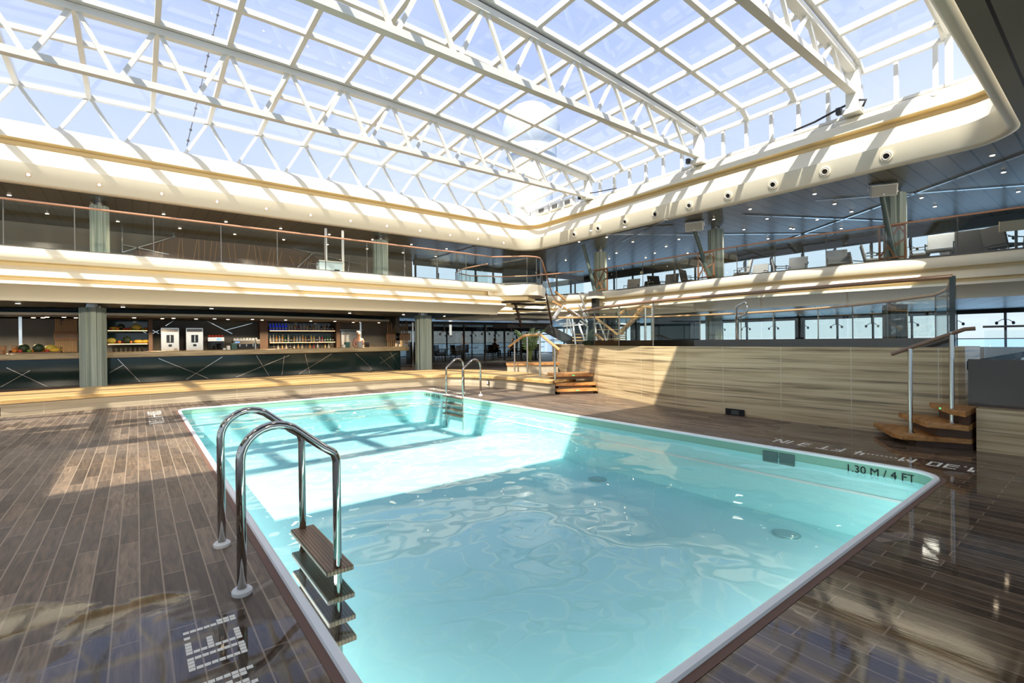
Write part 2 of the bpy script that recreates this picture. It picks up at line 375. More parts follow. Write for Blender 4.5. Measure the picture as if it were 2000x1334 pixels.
# ================================================================ setting
def rrect(x0,y0,x1,y1,r,n=8):     # clockwise, so +r of a sweep points outward
    P=[]
    for cx,cy,a0 in ((x1-r,y1-r,90),(x1-r,y0+r,0),(x0+r,y0+r,-90),(x0+r,y1-r,-180)):
        for i in range(n+1):
            a=math.radians(a0-90*i/n); P.append((cx+r*math.cos(a),cy+r*math.sin(a)))
    return P
def ring_plate(mb, inner, x0,y0,x1,y1, rect, z):   # plate from an outer rectangle to a rounded opening
    a,b,c,d=rect
    for q in ((x0,y0,x1,b),(x0,d,x1,y1),(x0,b,a,d),(c,b,x1,d)): mb.poly([(q[0],q[1],z),(q[2],q[1],z),(q[2],q[3],z),(q[0],q[3],z)])
    n=len(inner)//4
    for k,(cx,cy) in enumerate(((c,d),(c,b),(a,b),(a,d))):
        seg=inner[k*n:(k+1)*n]
        for p,q in zip(seg,seg[1:]): mb.poly([(cx,cy,z),(p[0],p[1],z),(q[0],q[1],z)])
PX0,PY0,PX1,PY1=.60,1.01,5.43,10.68
prr=rrect(PX0,PY0,PX1,PY1,.24)
mb=MB(); ring_plate(mb, prr, -13,-8,9,13,(PX0,PY0,PX1,PY1),0); struct('floor',mb,M['deck'],recalc=False)
mb=MB(); mb.poly([(-13,13,0),(30,13,0),(30,32,0),(-13,32,0)]); mb.poly([(9,-8,0),(30,-8,0),(30,13,0),(9,13,0)])
struct('floor',mb,M['dfloor'],recalc=False)
# pool
pool=thing('swimming_pool','rectangular turquoise swimming pool with white rim sunk in the dark wood deck','pool',(0,0,0))
mb=MB(); mb.sweep(prr,[(0,-.10),(0,-.72)],True); struct  # basin walls
mb.poly([(p[0],p[1],-.72) for p in prr]); mb.build('basin',M['pool'],pool)
mb=MB(); mb.sweep(prr,[(0.0,-.012),(0,-.10)],True); mb.build('tile_band',M['poolband'],pool)
mb=MB(); mb.sweep(prr,[(0.0,-.012),(-.012,-.012),(-.012,.008),(0,.014),(.026,.014),(.032,.0)],True); mb.build('rim',M['rim'],pool)
mb=MB(); mb.sweep(prr,[(.032,.002),(.068,.002)],True); mb.build('grout_edge',mat('brown_grout',(.17,.09,.06),.7),pool)
mb=MB(); mb.poly([(p[0],p[1],-.085) for p in prr][::-1]); mb.build('water_surface',M['water'],pool,recalc=False)
mb=MB()
for zz in (-.30,): mb.sweep(prr,[(-.0,zz+.012),(-.012,zz+.012),(-.012,zz-.012),(0,zz-.012)],True)
mb.build('underwater_ledge_line',M['rim'],pool)
for px,py in ((1563,938),(1207,861),(1007,817)):
    p=at(px,py,z=-.25); p.x=min(p.x,5.2)
    mb=MB(); mb.cyl((p.x-.25,p.y,0),.13,-.72,-.71,28); mb.cyl((p.x-.25,p.y,0),.10,-.71,-.70,28); mb.build('drain_cover',mat('drain_grey',(.35,.60,.60),.5),pool)
mb=MB()
for k in range(2): mb.box(5.415,2.18+.17*k,-.16,5.428,2.33+.17*k,-.04)
mb.build('skimmer_grille',mat('grille_grey',(.10,.16,.15),.5),pool)
# fill strips added to brighten the water, hidden in the two near walls
for (loc,tgt,ln,e) in (((.625,5.8,-.42),(1,0,.05),9.0,UW),((3.0,1.035,-.42),(0,1,.05),4.4,UW*.55)):
    l=bpy.data.lights.new('pool_fill','AREA'); l.shape='RECTANGLE'; l.size=ln; l.size_y=.22; l.energy=e; l.color=(.92,1,.97)
    o=bpy.data.objects.new('pool_fill',l); S.collection.objects.link(o); o.location=loc; o.rotation_euler=Vector(tgt).to_track_quat('-Z','Y').to_euler()
def text(name, body, size, matr, m, parent=None, ext=.002):
    cu=bpy.data.curves.new(name,'FONT'); cu.body=body; cu.size=size; cu.extrude=ext; cu.align_x='LEFT'
    tmp=bpy.data.objects.new(name,cu); S.collection.objects.link(tmp)
    bpy.context.view_layer.update()
    me=bpy.data.meshes.new_from_object(tmp.evaluated_get(bpy.context.evaluated_depsgraph_get()))
    bpy.data.objects.remove(tmp); o=bpy.data.objects.new(name,me); S.collection.objects.link(o); me.materials.clear(); me.materials.append(m)
    o.matrix_world=matr
    if parent: o.parent=parent; o.matrix_parent_inverse=Matrix.Identity(4)
    return o
# lettering on the pool wall, facing -x, reading towards -y
def wallm(x,y,z): return Matrix(((0,0,-1,x),(-1,0,0,y),(0,1,0,z),(0,0,0,1)))
for yy in (1.72,10.42): text('depth_lettering','1.30 M / 4 FT 3 IN',.098,wallm(5.424,yy,-.105),M['black'],pool,.001)
# pale tile lettering in the deck
GL={'1':["00000111","11111111"],'.':["10000000"],'3':["10010001"]*3+["11111111"],'0':["11111111"]+["10000001"]*2+["11111111"],
    'M':["11111111","00000110","00011000","00000110","11111111"],'-':["00010000"],'4':["00011111","00010000","11111111","00010000"],
    'F':["11111111","00001001","00001001","00000001"],'T':["00000001","00000001","11111111","00000001","00000001"],
    'I':["11111111"],'N':["11111111","00000110","00011000","01100000","11111111"],' ':["00000000"]*2}
def deck_text(x0,y0,sx,sy,name,label):
    t=thing('depth_marking',label,'depth marking',(x0,y0,0)); y=0; P=.0235; mi=mat('ivory_tile',(.93,.88,.75),.6)
    for ch in '1.30 M-------4 FT 3 IN.':
        mb=MB()
        for col in GL[ch]:
            for k,c in enumerate(col):
                if c=='1':
                    xa=sx*(k*.0242+.0015); xb=sx*(k*.0242+.0225); ya=-sy*(y*P); yb=-sy*(y*P+.0195)
                    mb.box(min(xa,xb),min(ya,yb),0,max(xa,xb),max(ya,yb),.0015)
            y+=1
        y+=1 if ch!='-' else .6
        if mb.v: mb.build('numeral_tiles' if ch.isdigit() else 'letter_tiles',mi,t)
    return t
deck_text(.137,2.445,1,1,'depth_marking','ivory tile depth lettering in the wet deck by the near ladder')
deck_text(.137,10.75,1,1,'depth_marking','ivory tile depth lettering in the deck at the pool\'s far-left corner')
deck_text(5.955,.86,-1,-1,'depth_marking','ivory tile depth lettering in the deck below the orange steps')
deck_text(5.955,9.2,-1,-1,'depth_marking','ivory tile depth lettering in the deck behind the far ladder')
# ---- upper gallery slab with moulded fascia
Lend=[(-13,15.5),(11.75,15.5),(12.2,16.2)]
land=[(11.35,15.75),(12.35,14.75),(12.75,14.66),(13.1,14.8),(13.85,15.45),(13.9,15.8)]
stairvoid=[(12.3,17.0),(12.0,20.6),(13.5,21.0),(16.0,20.2),(16.6,18.3),(17.2,16.9),(17.45,15.6)]
right=[(17.45,14.3),(17.4,13.0),(17.35,11.3),(17.28,9.7),(17.3,8.6),(17.4,7.2),(17.6,6.0),(17.82,4.7),(18.05,3.6),(18.25,2.4),(18.4,1.2),(18.5,-1),(18.5,-8)]
ZS=3.43
FPROF=[(.06,3.45),(.0,3.42),(-.03,3.33),(-.02,3.20),(.03,3.13),(.22,3.12),(.24,3.05),(.16,2.98),(.07,2.88),(.03,2.79),(.16,2.76),(.16,2.69),(-.02,2.67),(-.03,2.60),(.02,2.57),(.30,2.36),(.34,2.24),(.45,2.24),(.45,2.36)]
FM=[0,0,0,0,1,1,0,0,0,1,1,0,0,0,0,0,0,0]
mb=MB(); mb.sweep(Lend,FPROF,False,FM); struct('trim_1',mb,[M['cream'],M['gold']],smooth=38)
mb=MB(); mb.sweep(stairvoid+right,FPROF,False,FM); struct('trim_2',mb,[M['cream'],M['gold']],smooth=38)
# gallery floor and the ceiling beneath it
ring=[(-13,15.82),(10.95,15.82),(11.9,16.9),(11.7,20.8),(13.5,21.35),(16.3,20.5),(16.95,18.5),(17.6,17.0),(17.8,15.6)]+[(x+.32,y) for x,y in right]+[(29.4,-8),(29.4,32),(-13,32)]
mb=MB(); mb.prism(ring,2.36,3.44); struct('floor',mb,M['floorin'])
mb=MB(); mb.sweep(Lend,[(.05,3.449),(.35,3.449)]); mb.sweep(stairvoid+right,[(.05,3.449),(.35,3.449)]); struct('trim_30',mb,M['cream'])
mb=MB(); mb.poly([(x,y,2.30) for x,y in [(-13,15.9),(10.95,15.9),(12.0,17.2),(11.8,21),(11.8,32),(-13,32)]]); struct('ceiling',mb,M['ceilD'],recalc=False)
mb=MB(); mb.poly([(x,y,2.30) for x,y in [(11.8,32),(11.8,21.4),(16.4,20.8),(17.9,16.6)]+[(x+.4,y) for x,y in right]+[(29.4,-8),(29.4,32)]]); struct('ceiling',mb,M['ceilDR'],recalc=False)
# stair landing that juts over the pool side
mb=MB(); mb.prism([(10.9,15.5)]+land+[(12.6,17.2),(11.6,16.6)],2.98,3.42); struct('trim_3',mb,M['cream'],bevel=.03)
mb=MB(); mb.prism([(11.3,15.9),(12.5,15.0),(13.4,15.6),(12.6,16.8)],2.80,2.98); struct('trim_4',mb,M['gold'])
# ---- coaming of the glass roof
OX0,OY0,OX1,OY1=-10.4,1.5,16.35,19.4
orr=rrect(OX0,OY0,OX1,OY1,1.15,10)
CP=[(.02,5.79),(0,5.78),(-.16,5.80),(-.205,5.84),(-.345,6.33),(-.22,6.37),(-.15,6.60),(-.08,6.84),(.10,6.92),(.10,7.02),(-.15,7.06),(-.13,7.25),(-.02,7.46),(.12,7.56),(.36,7.60),(.42,7.66),(1.2,7.66)]
CM=[0,0,0,0,0,0,0,1,1,1,0,0,0,0,0,0]
mb=MB(); mb.sweep(orr,CP,True,CM); struct('trim_5',mb,[M['cream'],M['gold']],smooth=38)
mb=MB(); ring_plate(mb,orr,-13,-8,26.7,25.6,(OX0,OY0,OX1,OY1),5.79)
struct('ceiling',mb,M['ceilR'],recalc=False)
def overlay(x0,y0,x1,y1,z,m):
    q=MB(); q.box(x0,y0,z,x1,y1,z+.01); return struct('ceiling',q,m)
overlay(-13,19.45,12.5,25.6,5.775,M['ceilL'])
mb=MB(); mb.prism([(16.45,19.4),(16.45,12.3),(17.2,11.4),(26.6,17.1),(26.6,25.5),(13,25.5),(13,19.5),(16.2,19.5)],5.77,5.78); struct('ceiling',mb,M['ceilB'])
mb=MB(); mb.box(-13,-8,5.9,26.7,.3,7.6); mb.box(-13,20.6,5.9,26.7,25.6,7.6); mb.box(-13,.3,5.9,-11.6,20.6,7.6); mb.box(17.55,.3,5.9,26.7,20.6,7.6)
struct('roof_deck',mb,M['whitep'])
mb=MB(); mb.box(-12,.6,7.7,-6.5,5.1,7.9); mb.box(-13,-6,7.6,-11.7,5.1,7.9); struct('roof_shadow_caster',mb,M['whitep'])  # unseen slab, added to cast the shadow on the left deck
# ceiling strips of polished metal
k=0
for a,b in (((1538,468),(2000,301)),((1592,392),(2000,362)),((1450,420),(1793,434)),((1400,458),(1634,456)),((1213,472.5),(1302,429)),((1185,458.5),(1365,458.5)),((1960,420),(2000,395))):
    p=at(*a,z=5.765); q=at(*b,z=5.765); d=(q-p)
    if k in (0,1): q=q+d*.3
    if p.x>26: k+=1; continue
    if q.x>26.2: q=p+(q-p)*((26.2-p.x)/(q.x-p.x))
    mb=MB(); mb.beam(p,q,.10,.02); tag(mb.build('ceiling_strip',M['mirror']),['long polished ceiling strip running from the pool\'s coaming to the far right','polished ceiling strip crossing behind the nearer speaker pole','polished ceiling strip above the middle of the right gallery','polished ceiling strip nearest the right gallery windows','short dark polished strip on the ceiling near the corner of the gallery','polished ceiling strip crossing near the middle speaker pole','short polished ceiling strip at the far right window head'][k],'ceiling strip'); k+=1
# ---- outer walls
mb=MB(); mb.box(-13,21.6,0,9.6,21.8,2.36); mb.box(9.5,21.0,0,9.7,25,2.36); struct('wall_back',mb,M['backw'])
mb=MB(); mb.box(-13,25.3,3.44,12.5,25.5,5.8); struct('wall_upper_back',mb,M['backw'])
mb=MB(); mb.box(18.4,24.4,3.44,22,24.6,5.78); mb.box(22.5,18.8,0,22.7,22.5,2.3); mb.box(20.6,14.6,0,24.4,14.8,2.3); struct('wall_stair',mb,M['slate'])
WN=[0]
def window_wall(axis, c, a0, a1, z0, z1, ztop, joints, midrail=None, frm=M['slate'], gl=M['winglass'], bw=.07, sill=.08):
    WN[0]+=1; r=bpy.data.objects.new('window_%d'%WN[0],None); S.collection.objects.link(r); r['kind']='structure'
    def bx(mb,a,za,b,zb,d=.06):
        if axis=='x': mb.box(c-d,a,za,c+d,b,zb)
        else: mb.box(a,c-d,za,b,c+d,zb)
    mb=MB(); bx(mb,a0,z1,a1,ztop,.1); bx(mb,a0,z0-sill,a1,z0,.08); mb.build('window_head',M['slate'] if ztop-z1<.6 else M['backw'],r)
    mb=MB()
    for j in joints: bx(mb,j-bw/2,z0,j+bw/2,z1)
    if midrail: bx(mb,a0,midrail-.02,a1,midrail+.02,.03)
    mb.build('mullions',frm,r)
    mb=MB(); bx(mb,a0,z0,a1,z1,.006); mb.build('pane',gl,r)
JR=[3.3,4.85,6.42,7.95,9.5,11.1,12.65,14.25,15.8]
window_wall('x',29.0,-8,33,.1,2.12,2.3,JR+[1.75,.2,-1.4,-3,-5,-7,-9,-11,17.4,19,20.6,22.2,24,26,28,30],1.03)
window_wall('x',26.35,-8,33,3.5,5.42,5.8,[3.0,4.4,5.85,7.25,8.7,10.1,11.6,13.0,14.5,1.55,.1,-1.4,-3,-5,-8,-11,16,17.4,19,20.6,22.2,24,26,28,30])
window_wall('y',32.5,10,29,.1,1.95,2.3,[12,14.3,16.6,18.9,21.2,23.5,25.8,28],.98)
window_wall('y',25.1,12.5,26.3,3.5,5.55,5.8,[12.6,14.0,15.35,16.7,18.05,19.4,20.8,22.2,23.6,25])
window_wall('x',-13.0,-8,33,.1,2.2,2.4,[-6+2*i for i in range(19)]); window_wall('x',-13.0,-8,33,3.5,5.6,5.8,[-6+2*i for i in range(19)])  # unseen window walls on the left, put in for daylight fill
window_wall('y',-8,-13,26.6,.1,5.5,5.8,[-11+2*i for i in range(20)],2.6)  # unseen too, set close behind the camera for more daylight fill
# inner glass partition of the restaurant
window_wall('y',22.0,9.8,19.0,.05,2.05,2.2,[9.9,11.97,13.85,15.22,16.56,17.77,18.9],None,M['blackm'],M['darkglass'],.05)
# a sloping link between the two lit bands: grey louvred screen
# ---- exterior
mb=MB(); mb.poly([(-4000,-4000,-24),(4000,-4000,-24),(4000,4000,-24),(-4000,4000,-24)]); tag(mb.build('sea',M['sea'],recalc=False),kind='structure')
# ---- right-hand raised terrace with travertine wall
RW=[(8.3,1.17),(7.42,1.17),(7.36,1.22),(7.33,1.35),(7.30,2.4),(7.29,3.6),(7.27,4.6),(7.36,5.3),(7.68,6.2),(8.03,7.25),(8.45,8.0),(9.1,8.9),(10.3,11.0),(11.6,12.6)]
mb=MB(); mb.sweep(RW,[(0,0),(0,1.06),(-.22,1.06),(-.22,.9)]); struct('wall_right',mb,M['trav_y'])
terr=[(x+.1,y) for x,y in RW[1:]]+[(16.6,12.6),(16.6,1.17)]
mb=MB(); mb.prism(terr,.80,.90); struct('floor',mb,M['dfloor'])
mb=MB(); mb.sweep([(16.6,12.6),(16.6,1.17),(8.3,1.17)],[(0,.0),(0,.9)]); struct('wall_terrace',mb,M['trav_y'])
# lower block at the far right, beside the orange steps
mb=MB(); mb.prism([(6.86,1.0),(6.86,-8),(12,-8),(12,1.0)],0,.44); struct('wall_kerb',mb,M['trav_y'])
mb=MB(); mb.prism([(7.05,1.09),(7.05,-8),(7.09,-8),(7.09,1.09)],.44,.94); struct('wall_kerb_upper',mb,mat('smoked_stone',(.07,.048,.035),.25))
# ---- long teak bench walkway with travertine front
BW=[(-13,11.3),(-8,11.35),(-4,11.45),(-1.8,11.62),(-.5,11.88),(.6,11.93),(1.6,11.9),(3.1,11.82),(4.9,11.72),(5.9,11.62),(6.6,11.3),(6.98,10.75),(7.17,10.1),(7.25,9.3),(7.26,8.5),(7.25,7.80)]
mb=MB(); mb.sweep(BW,[(.35,.24),(0,.24),(0,0)]); struct('wall_bench_front',mb,M['trav_x'])
inner=[(8.05,7.95),(8.35,9.1),(8.55,10.6),(8.45,12.0),(8.0,12.95),(7.2,13.6),(6.2,13.85),(4,14.0),(1.4,14.0),(-.6,13.75),(-2.1,13.5),(-8,13.3),(-13,13.2)]
mb=MB(); off=[]
P=[Vector(p) for p in BW]
fr=MB(); fr.sweep(BW,[(.3,.3),(-.02,.3),(-.06,.285),(-.06,.225),(.1,.225)])
bench=thing('bench_walkway','long curved honey teak bench running behind the pool to the bar','bench')
fr.build('front_board',M['bench'],bench)
mb.prism([(p[0]-.02,p[1]) if p[0]<6.5 else (p[0]-.01,p[1]) for p in BW]+inner,.25,.302); mb.build('seat_top',M['bench'],bench)
mb=MB(); mb.sweep(inner,[(0,.3),(0,0)]); mb.build('back_board',M['bench'],bench)
# ================================================================ glass roof
KA=.0038
def rz(x,z): return z-KA*(x-3)**2
XN=[.5+1.58*k for k in range(-7,11)]            # rafter lines
XA,XB=XN[0]-.25,16.1
SEC=[(19.8,15.36,8.92,9.27,[16.85]),(15.06,9.86,9.33,9.50,[13.4,11.6]),(9.58,5.06,9.55,9.66,[8.05,6.55]),(4.76,2.95,9.72,9.78,[])]
def xs(a,b,n=14): return [a+(b-a)*i/n for i in range(n+1)]
def zsec(s,y): return s[2]+(s[3]-s[2])*(s[0]-y)/(s[0]-s[1])
nm=['far-left section of the roof glazing','second','third','near']
for si,s in enumerate(SEC):
    WN[0]+=1; r=bpy.data.objects.new('window_%d'%WN[0],None); S.collection.objects.link(r); r['kind']='structure'
    mb=MB()
    for y in [s[0],s[1]]+s[4]:
        X=xs(XA,XB)
        for a,b in zip(X,X[1:]): mb.beam((a,y,rz(a,zsec(s,y))),(b,y,rz(b,zsec(s,y))),.13,.14)
    for x in XN:
        if x>XB: continue
        mb.beam((x,s[0],rz(x,s[2])),(x,s[1],rz(x,s[3])),.12,.17)
    # knee to the right-hand eave
    for y in [s[0],s[1]]+s[4]:
        z=zsec(s,y); mb.beam((XB,y,rz(XB,z)),(16.6,y,rz(16.6,z)-.22),.13,.14)
    mb.beam((16.6,s[0],rz(16.6,s[2])-.22),(16.6,s[1],rz(16.6,s[3])-.22),.13,.13)
    mb.beam((XB,s[0],rz(XB,s[2])),(XB,s[1],rz(XB,s[3])),.12,.16)
    mb.build('glazing_bars',M['white'],r)
    mb=MB(); X=xs(XA,XB,18)
    for a,b in zip(X,X[1:]): mb.poly([(a,s[0],rz(a,s[2])+.09),(b,s[0],rz(b,s[2])+.09),(b,s[1],rz(b,s[3])+.09),(a,s[1],rz(a,s[3])+.09)])
    mb.poly([(XB,s[0],rz(XB,s[2])+.09),(16.6,s[0],rz(16.6,s[2])-.14),(16.6,s[1],rz(16.6,s[3])-.14),(XB,s[1],rz(XB,s[3])+.09)])
    mb.build('pane',M['roofglass'],r)
# side glazing, left: a row of V struts
def win(): 
    WN[0]+=1; r=bpy.data.objects.new('window_%d'%WN[0],None); S.collection.objects.link(r); r['kind']='structure'; return r
r=win(); mb=MB()
for i,x in enumerate(XN):
    if x>16.4: continue
    for sx in (-1,1):
        xb=x+sx*.72
        if xb>16.3: continue
        mb.beam((x+sx*.05,19.8,rz(x,8.92)-.06),(xb,19.85,7.64),.09,.09)
mb.beam((XA,19.88,7.66),(16.6,19.88,7.66),.16,.10); mb.beam((XA,19.7,7.60),(16.4,19.7,7.60),.10,.07); mb.build('struts',M['white'],r)
mb=MB(); X=xs(XA,16.6,18)
for a,b in zip(X,X[1:]): mb.poly([(a,19.92,7.66),(b,19.92,7.66),(b,19.9,rz(b,8.92)),(a,19.9,rz(a,8.92))])
mb.build('pane',M['roofglass'],r)
# side glazing, right: upright mullions
r=win(); mb=MB(); k=0; y=19.7
while y>2.2:
    z=7.66; s=[q for q in SEC if q[0]>=y>=q[1]]; zt=rz(16.6,zsec(s[0],y) if s else 9.4)-.25
    mb.box(16.55,y-.05,z-.05,16.65,y+.05,zt); y-=.828
mb.beam((16.62,19.8,7.66),(16.62,2.2,7.66),.12,.08)
mb.build('mullions',M['white'],r)
mb=MB()
for s in SEC: mb.poly([(16.66,s[0]+.12,7.66),(16.66,s[1]-.12,7.66),(16.66,s[1]-.12,rz(16.6,s[3])-.2),(16.66,s[0]+.12,rz(16.6,s[2])-.2)])
mb.build('pane',M['roofglass'],r)
# near eave wall
r=win(); mb=MB()
for a,b in zip(xs(XA,16.5),xs(XA,16.5)[1:]): mb.beam((a,2.85,rz(a,9.66)),(b,2.85,rz(b,9.66)),.14,.14)
mb.box(16.5,2.8,7.6,16.64,2.94,9.0)
mb.build('glazing_bars',M['white'],r)
# seams between the telescoping sections
for i,(y,z) in enumerate(((15.21,9.25),(9.72,9.44),(4.91,9.62))):
    mb=MB(); X=xs(XA,XB)
    for a,b in zip(X,X[1:]): mb.beam((a,y+.03,rz(a,z)+.03),(b,y+.03,rz(b,z)+.03),.10,.15)
    o=struct('trim_%d'%(7+i),mb,M['gdark'])
# trusses
def truss(y,zt,zb,label,cabn):
    t=thing('roof_truss',label,'roof truss',(3,y,zb)); O=Vector((3,y,zb))
    def L(p): return Vector(p)-O
    mb=MB(); X=xs(XN[0]-.1,16.35,16)
    for a,b in zip(X,X[1:]): mb.beam(L((a,y,rz(a,zt))),L((b,y,rz(b,zt))),.20,.16)
    mb.build('top_chord',M['white'],t)
    mb=MB(); mb.beam(L((XN[0]-.1,y,zb)),L((16.3,y,zb)),.20,.17); mb.build('bottom_chord',M['white'],t)
    for i,x in enumerate(XN[:-1]):
        for sx in (-1,1):
            xb=x+sx*.72
            if xb>16.2 or xb<XN[0]: continue
            mb=MB(); mb.beam(L((x+sx*.07,y,rz(x,zt)-.05)),L((xb,y,zb+.06)),.085,.10); mb.build('brace',M['white'],t)
    for xe in (16.32,XN[0]-.1):
        mb=MB(); mb.box(*(L((xe-.10,y-.16,7.60))),*(L((xe+.12,y+.16,rz(16.3,zt)+.02)))); ep=mb.build('end_post',M['white'],t)
        mb=MB(); mb.box(*(L((xe-.22,y-.22,7.56))),*(L((xe+.2,y+.22,7.70)))); mb.build('foot',M['white'],ep)
    mb=MB(); mb.box(*(L((16.0,y+.22,7.60))),*(L((16.16,y+.34,7.78)))); mb.build('roller_motor',M['black'],t)
    return t
truss(15.22,9.16,7.72,'white lattice roof truss farthest from the camera, above the bar gallery',0)
truss(9.72,9.34,7.84,'middle white lattice roof truss spanning above the pool',1)
truss(4.90,9.50,8.22,'nearest white lattice roof truss, ending above the right fascia',2)
# cable loops on the right-hand ledge
for (y,n,lb) in ((4.9,1,'black cable loop at the foot of the nearest roof truss'),(15.3,0,'thin black cable at the foot of the farthest roof truss')):
    p=[(16.25,y-.25,7.68),(16.25,y-.33,7.84),(16.27,y-.1,7.93),(16.3,y+.35,7.86),(16.33,y+1.0,7.72),(16.36,y+1.6,7.67)]
    if not n: p=[(16.3,y-.1,7.85),(16.3,y-.5,7.78),(16.33,y-1.0,7.74),(16.36,y-1.7,7.68)]
    mb=MB(); mb.tube(p,.032 if n else .022,8); tag(mb.build('power_cable',M['rubber'],smooth=True),lb,'cable')
# white machinery boxes in the far corner of the roof ledge
for i,(y,sz) in enumerate(((18.6,.5),(17.6,.35),(16.7,.3))):
    t=thing('roof_drive_box',nth(i)+' of the white drive boxes on the far roof ledge, counted from the corner','drive box',(16.75,y,7.66),0,'drive boxes on the far roof ledge')
    mb=MB(); mb.box(-.3,-sz,0,.3,sz,.35); mb.build('housing',M['whitep'],t,bevel=.03)
    mb=MB(); mb.box(-.34,-.2,.08,-.3,.15,.24); mb.build('motor',M['gdark'],t)
# radome beyond the roof
t=thing('satellite_dome','big white satellite dome seen through the roof glass','satellite dome',(31.5,37.0,0))
mb=MB(); mb.ball((0,0,22.0),2.9,28); mb.build('dome',M['radome'],t,smooth=True)
mb=MB(); mb.cyl((0,0),2.1,-23.9,19.8,24); mb.build('pedestal',M['radome'],t)
mb=MB(); mb.cyl((0,0),2.55,19.4,20.2,28); mb.build('collar',M['radome'],t)
# string lights outside
for k,(a,b) in enumerate((((365,285),(432,0)),)):
    p=at(*a,y=26); q=at(*b,y=26); mb=MB(); mb.tube([p,q],.02,5)
    t=tag(mb.build('festoon_cable',M['gdark']),'thin dark festoon cable rising outside the left roof glass','cable')
    for j in range(14):
        c=p.lerp(q,(j+.5)/14); m2=MB(); m2.ball(c,.06,6); m2.build('bulb',M['gdark'],t)
# ================================================================ recessed lights
def fixture(label,group,r=.055,square=False,m='lamp',name='recessed_light'):
    t=thing(name,label,'recessed light',(0,0,0),0,group)
    mb=MB()
    if square: mb.box(-r*1.35,-r*1.35,-.012,r*1.35,r*1.35,.0)
    else: mb.cyl((0,0),r*1.35,-.012,0,16)
    mb.build('trim_ring',M['copper'] if square else M['whitep'],t)
    mb=MB(); mb.cyl((0,0),r,-.018,-.010,14); mb.build('lamp',M[m],t); return t
f0=None
for i in range(13):                 # in the left coaming
    x=-2.36+1.525*i
    lb=nth(i)+' glowing spotlight in the cream fascia under the roof, counted from the left'
    if f0 is None: f0=fixture(lb,'spotlights in the left roof fascia',.036,True,'lampw'); o=f0
    else: o=dup(f0,label=lb)
    o.location=(x,19.135,6.03) if x<14.9 else (x,19.03,6.03); o.rotation_euler=(math.radians(-74),0,0)
    if i==12: pass
g0=None; i=0
for k,y0 in enumerate((20.9,23.1)):
    for j in range(9):
        x=-3.0+1.9*j+.6*k
        lb=nth(j)+(' downlight in the front row of the dark gallery ceiling on the left' if k==0 else ' downlight in the rear row of the dark gallery ceiling on the left')
        if g0 is None: g0=fixture(lb,'downlights in the left gallery ceiling',.045); o=g0
        else: o=dup(g0,label=lb)
        o.location=(x,y0,5.775)
for j,(px,py) in enumerate(((1938,303),(1960,336),(1989,374),(1591,378.5),(1630,398),(1663,413),(1596,428.5),(1544,446),(1800,386),(1826,403),(1465,408),(1498,427),(1550,447),(1643,446),(1500,466),(1453,448),(1220,443),(1185,463),(1236,472),(1131,472),(1326,467),(1301,481),(1279,494),(1204,494),(1343,494),(1190,505),(1261,503),(1105,508),(1154,450),(1394,428))):
    p=at(px,py,z=5.765)
    if p.x>26 or p.y>25: continue
    o=dup(g0,label=nth(j)+' downlight of the scattered ones in the metal ceiling over the right gallery',group='downlights in the right gallery ceiling'); o.location=p
h0=None
for j,(px,py) in enumerate(((35,592),(240,599),(413,602),(683,611),(788,614),(868,617))):
    p=at(px,py,z=2.29); lb=nth(j)+' downlight in the lower ceiling in front of the bar'
    o=dup(g0,label=lb,group='downlights in front of the bar'); o.location=p
# warm lamps near the ceiling downlights, and added fill lamps without fixtures
def lamp(loc,e,size=.3,col=(1,.78,.52),spot=None):
    l=bpy.data.lights.new('fill_lamp','SPOT' if spot else 'POINT'); l.energy=e; l.color=col; l.shadow_soft_size=size
    if spot: l.spot_size=math.radians(spot); l.spot_blend=.6
    o=bpy.data.objects.new('fill_lamp',l); S.collection.objects.link(o); o.location=loc; return o
for x in (-3,1,5,9): lamp((x,20.6,5.7),LG,.2,spot=150); lamp((x,23.4,5.7),LG,.2,spot=150)
for x,y in ((20,4),(20,10),(20,16),(25,8),(25,14),(14,23),(20,22)): lamp((x,y,5.7),LG,.2,(1,.9,.78),spot=150)
for x in (-3,.5,4,7.5): lamp((x,19.6,2.02),LB,.15,(1,.72,.42),spot=150)
for x,y in ((20,4),(20,9),(15,24),(20,26)): lamp((x,y,2.25),LB,.15,(1,.85,.65),spot=150)
for i in range(7): lamp((-2+2.9*i,19.25,5.74),LF,.28,(1,.88,.70),spot=160)  # added fill below the left coaming, apart from its spotlights
for i in range(6): lamp((-6+3.6*i,1.65,5.74),LF,.28,(1,.90,.74),spot=160)  # added fill under the unseen near coaming
for i in range(6):              # fill spots added behind the camera, aimed into the atrium
    o=lamp((-9+5.0*i,-5.5,5.2),LS,.35,(1,.86,.66),spot=66); o.rotation_euler=(Vector((1+2.2*i,19,5.0))-o.location).to_track_quat('-Z','Y').to_euler()
# ================================================================ air nozzles
n0=None
for i in range(9):
    y=4.07+1.475*i; lb=nth(i)+' round air nozzle in the right cream fascia, counted from the near end'
    if n0 is None:
        n0=thing('air_nozzle',lb,'air nozzle',(0,0,0),0,'round air nozzles in the right fascia')
        def pts(r,x): return [(x,r*math.cos(2*math.pi*k/28),r*math.sin(2*math.pi*k/28)) for k in range(28)]
        mb=MB(); mb.tube(pts(.125,-.012),.024,8,True); mb.build('outer_ring',M['cream'],n0,smooth=True)
        mb=MB(); mb.tube(pts(.085,-.035),.016,8,True); mb.build('inner_ring',M['speaker'],n0,smooth=True)
        mb=MB(); mb.poly(pts(.07,-.028)); mb.build('opening',M['black'],n0); o=n0
    else: o=dup(n0,label=lb)
    o.location=(16.075,y,6.06); o.rotation_euler=(0,math.radians(-16.5),0)
    if y>17.5: o.location.x=15.98
u0=None
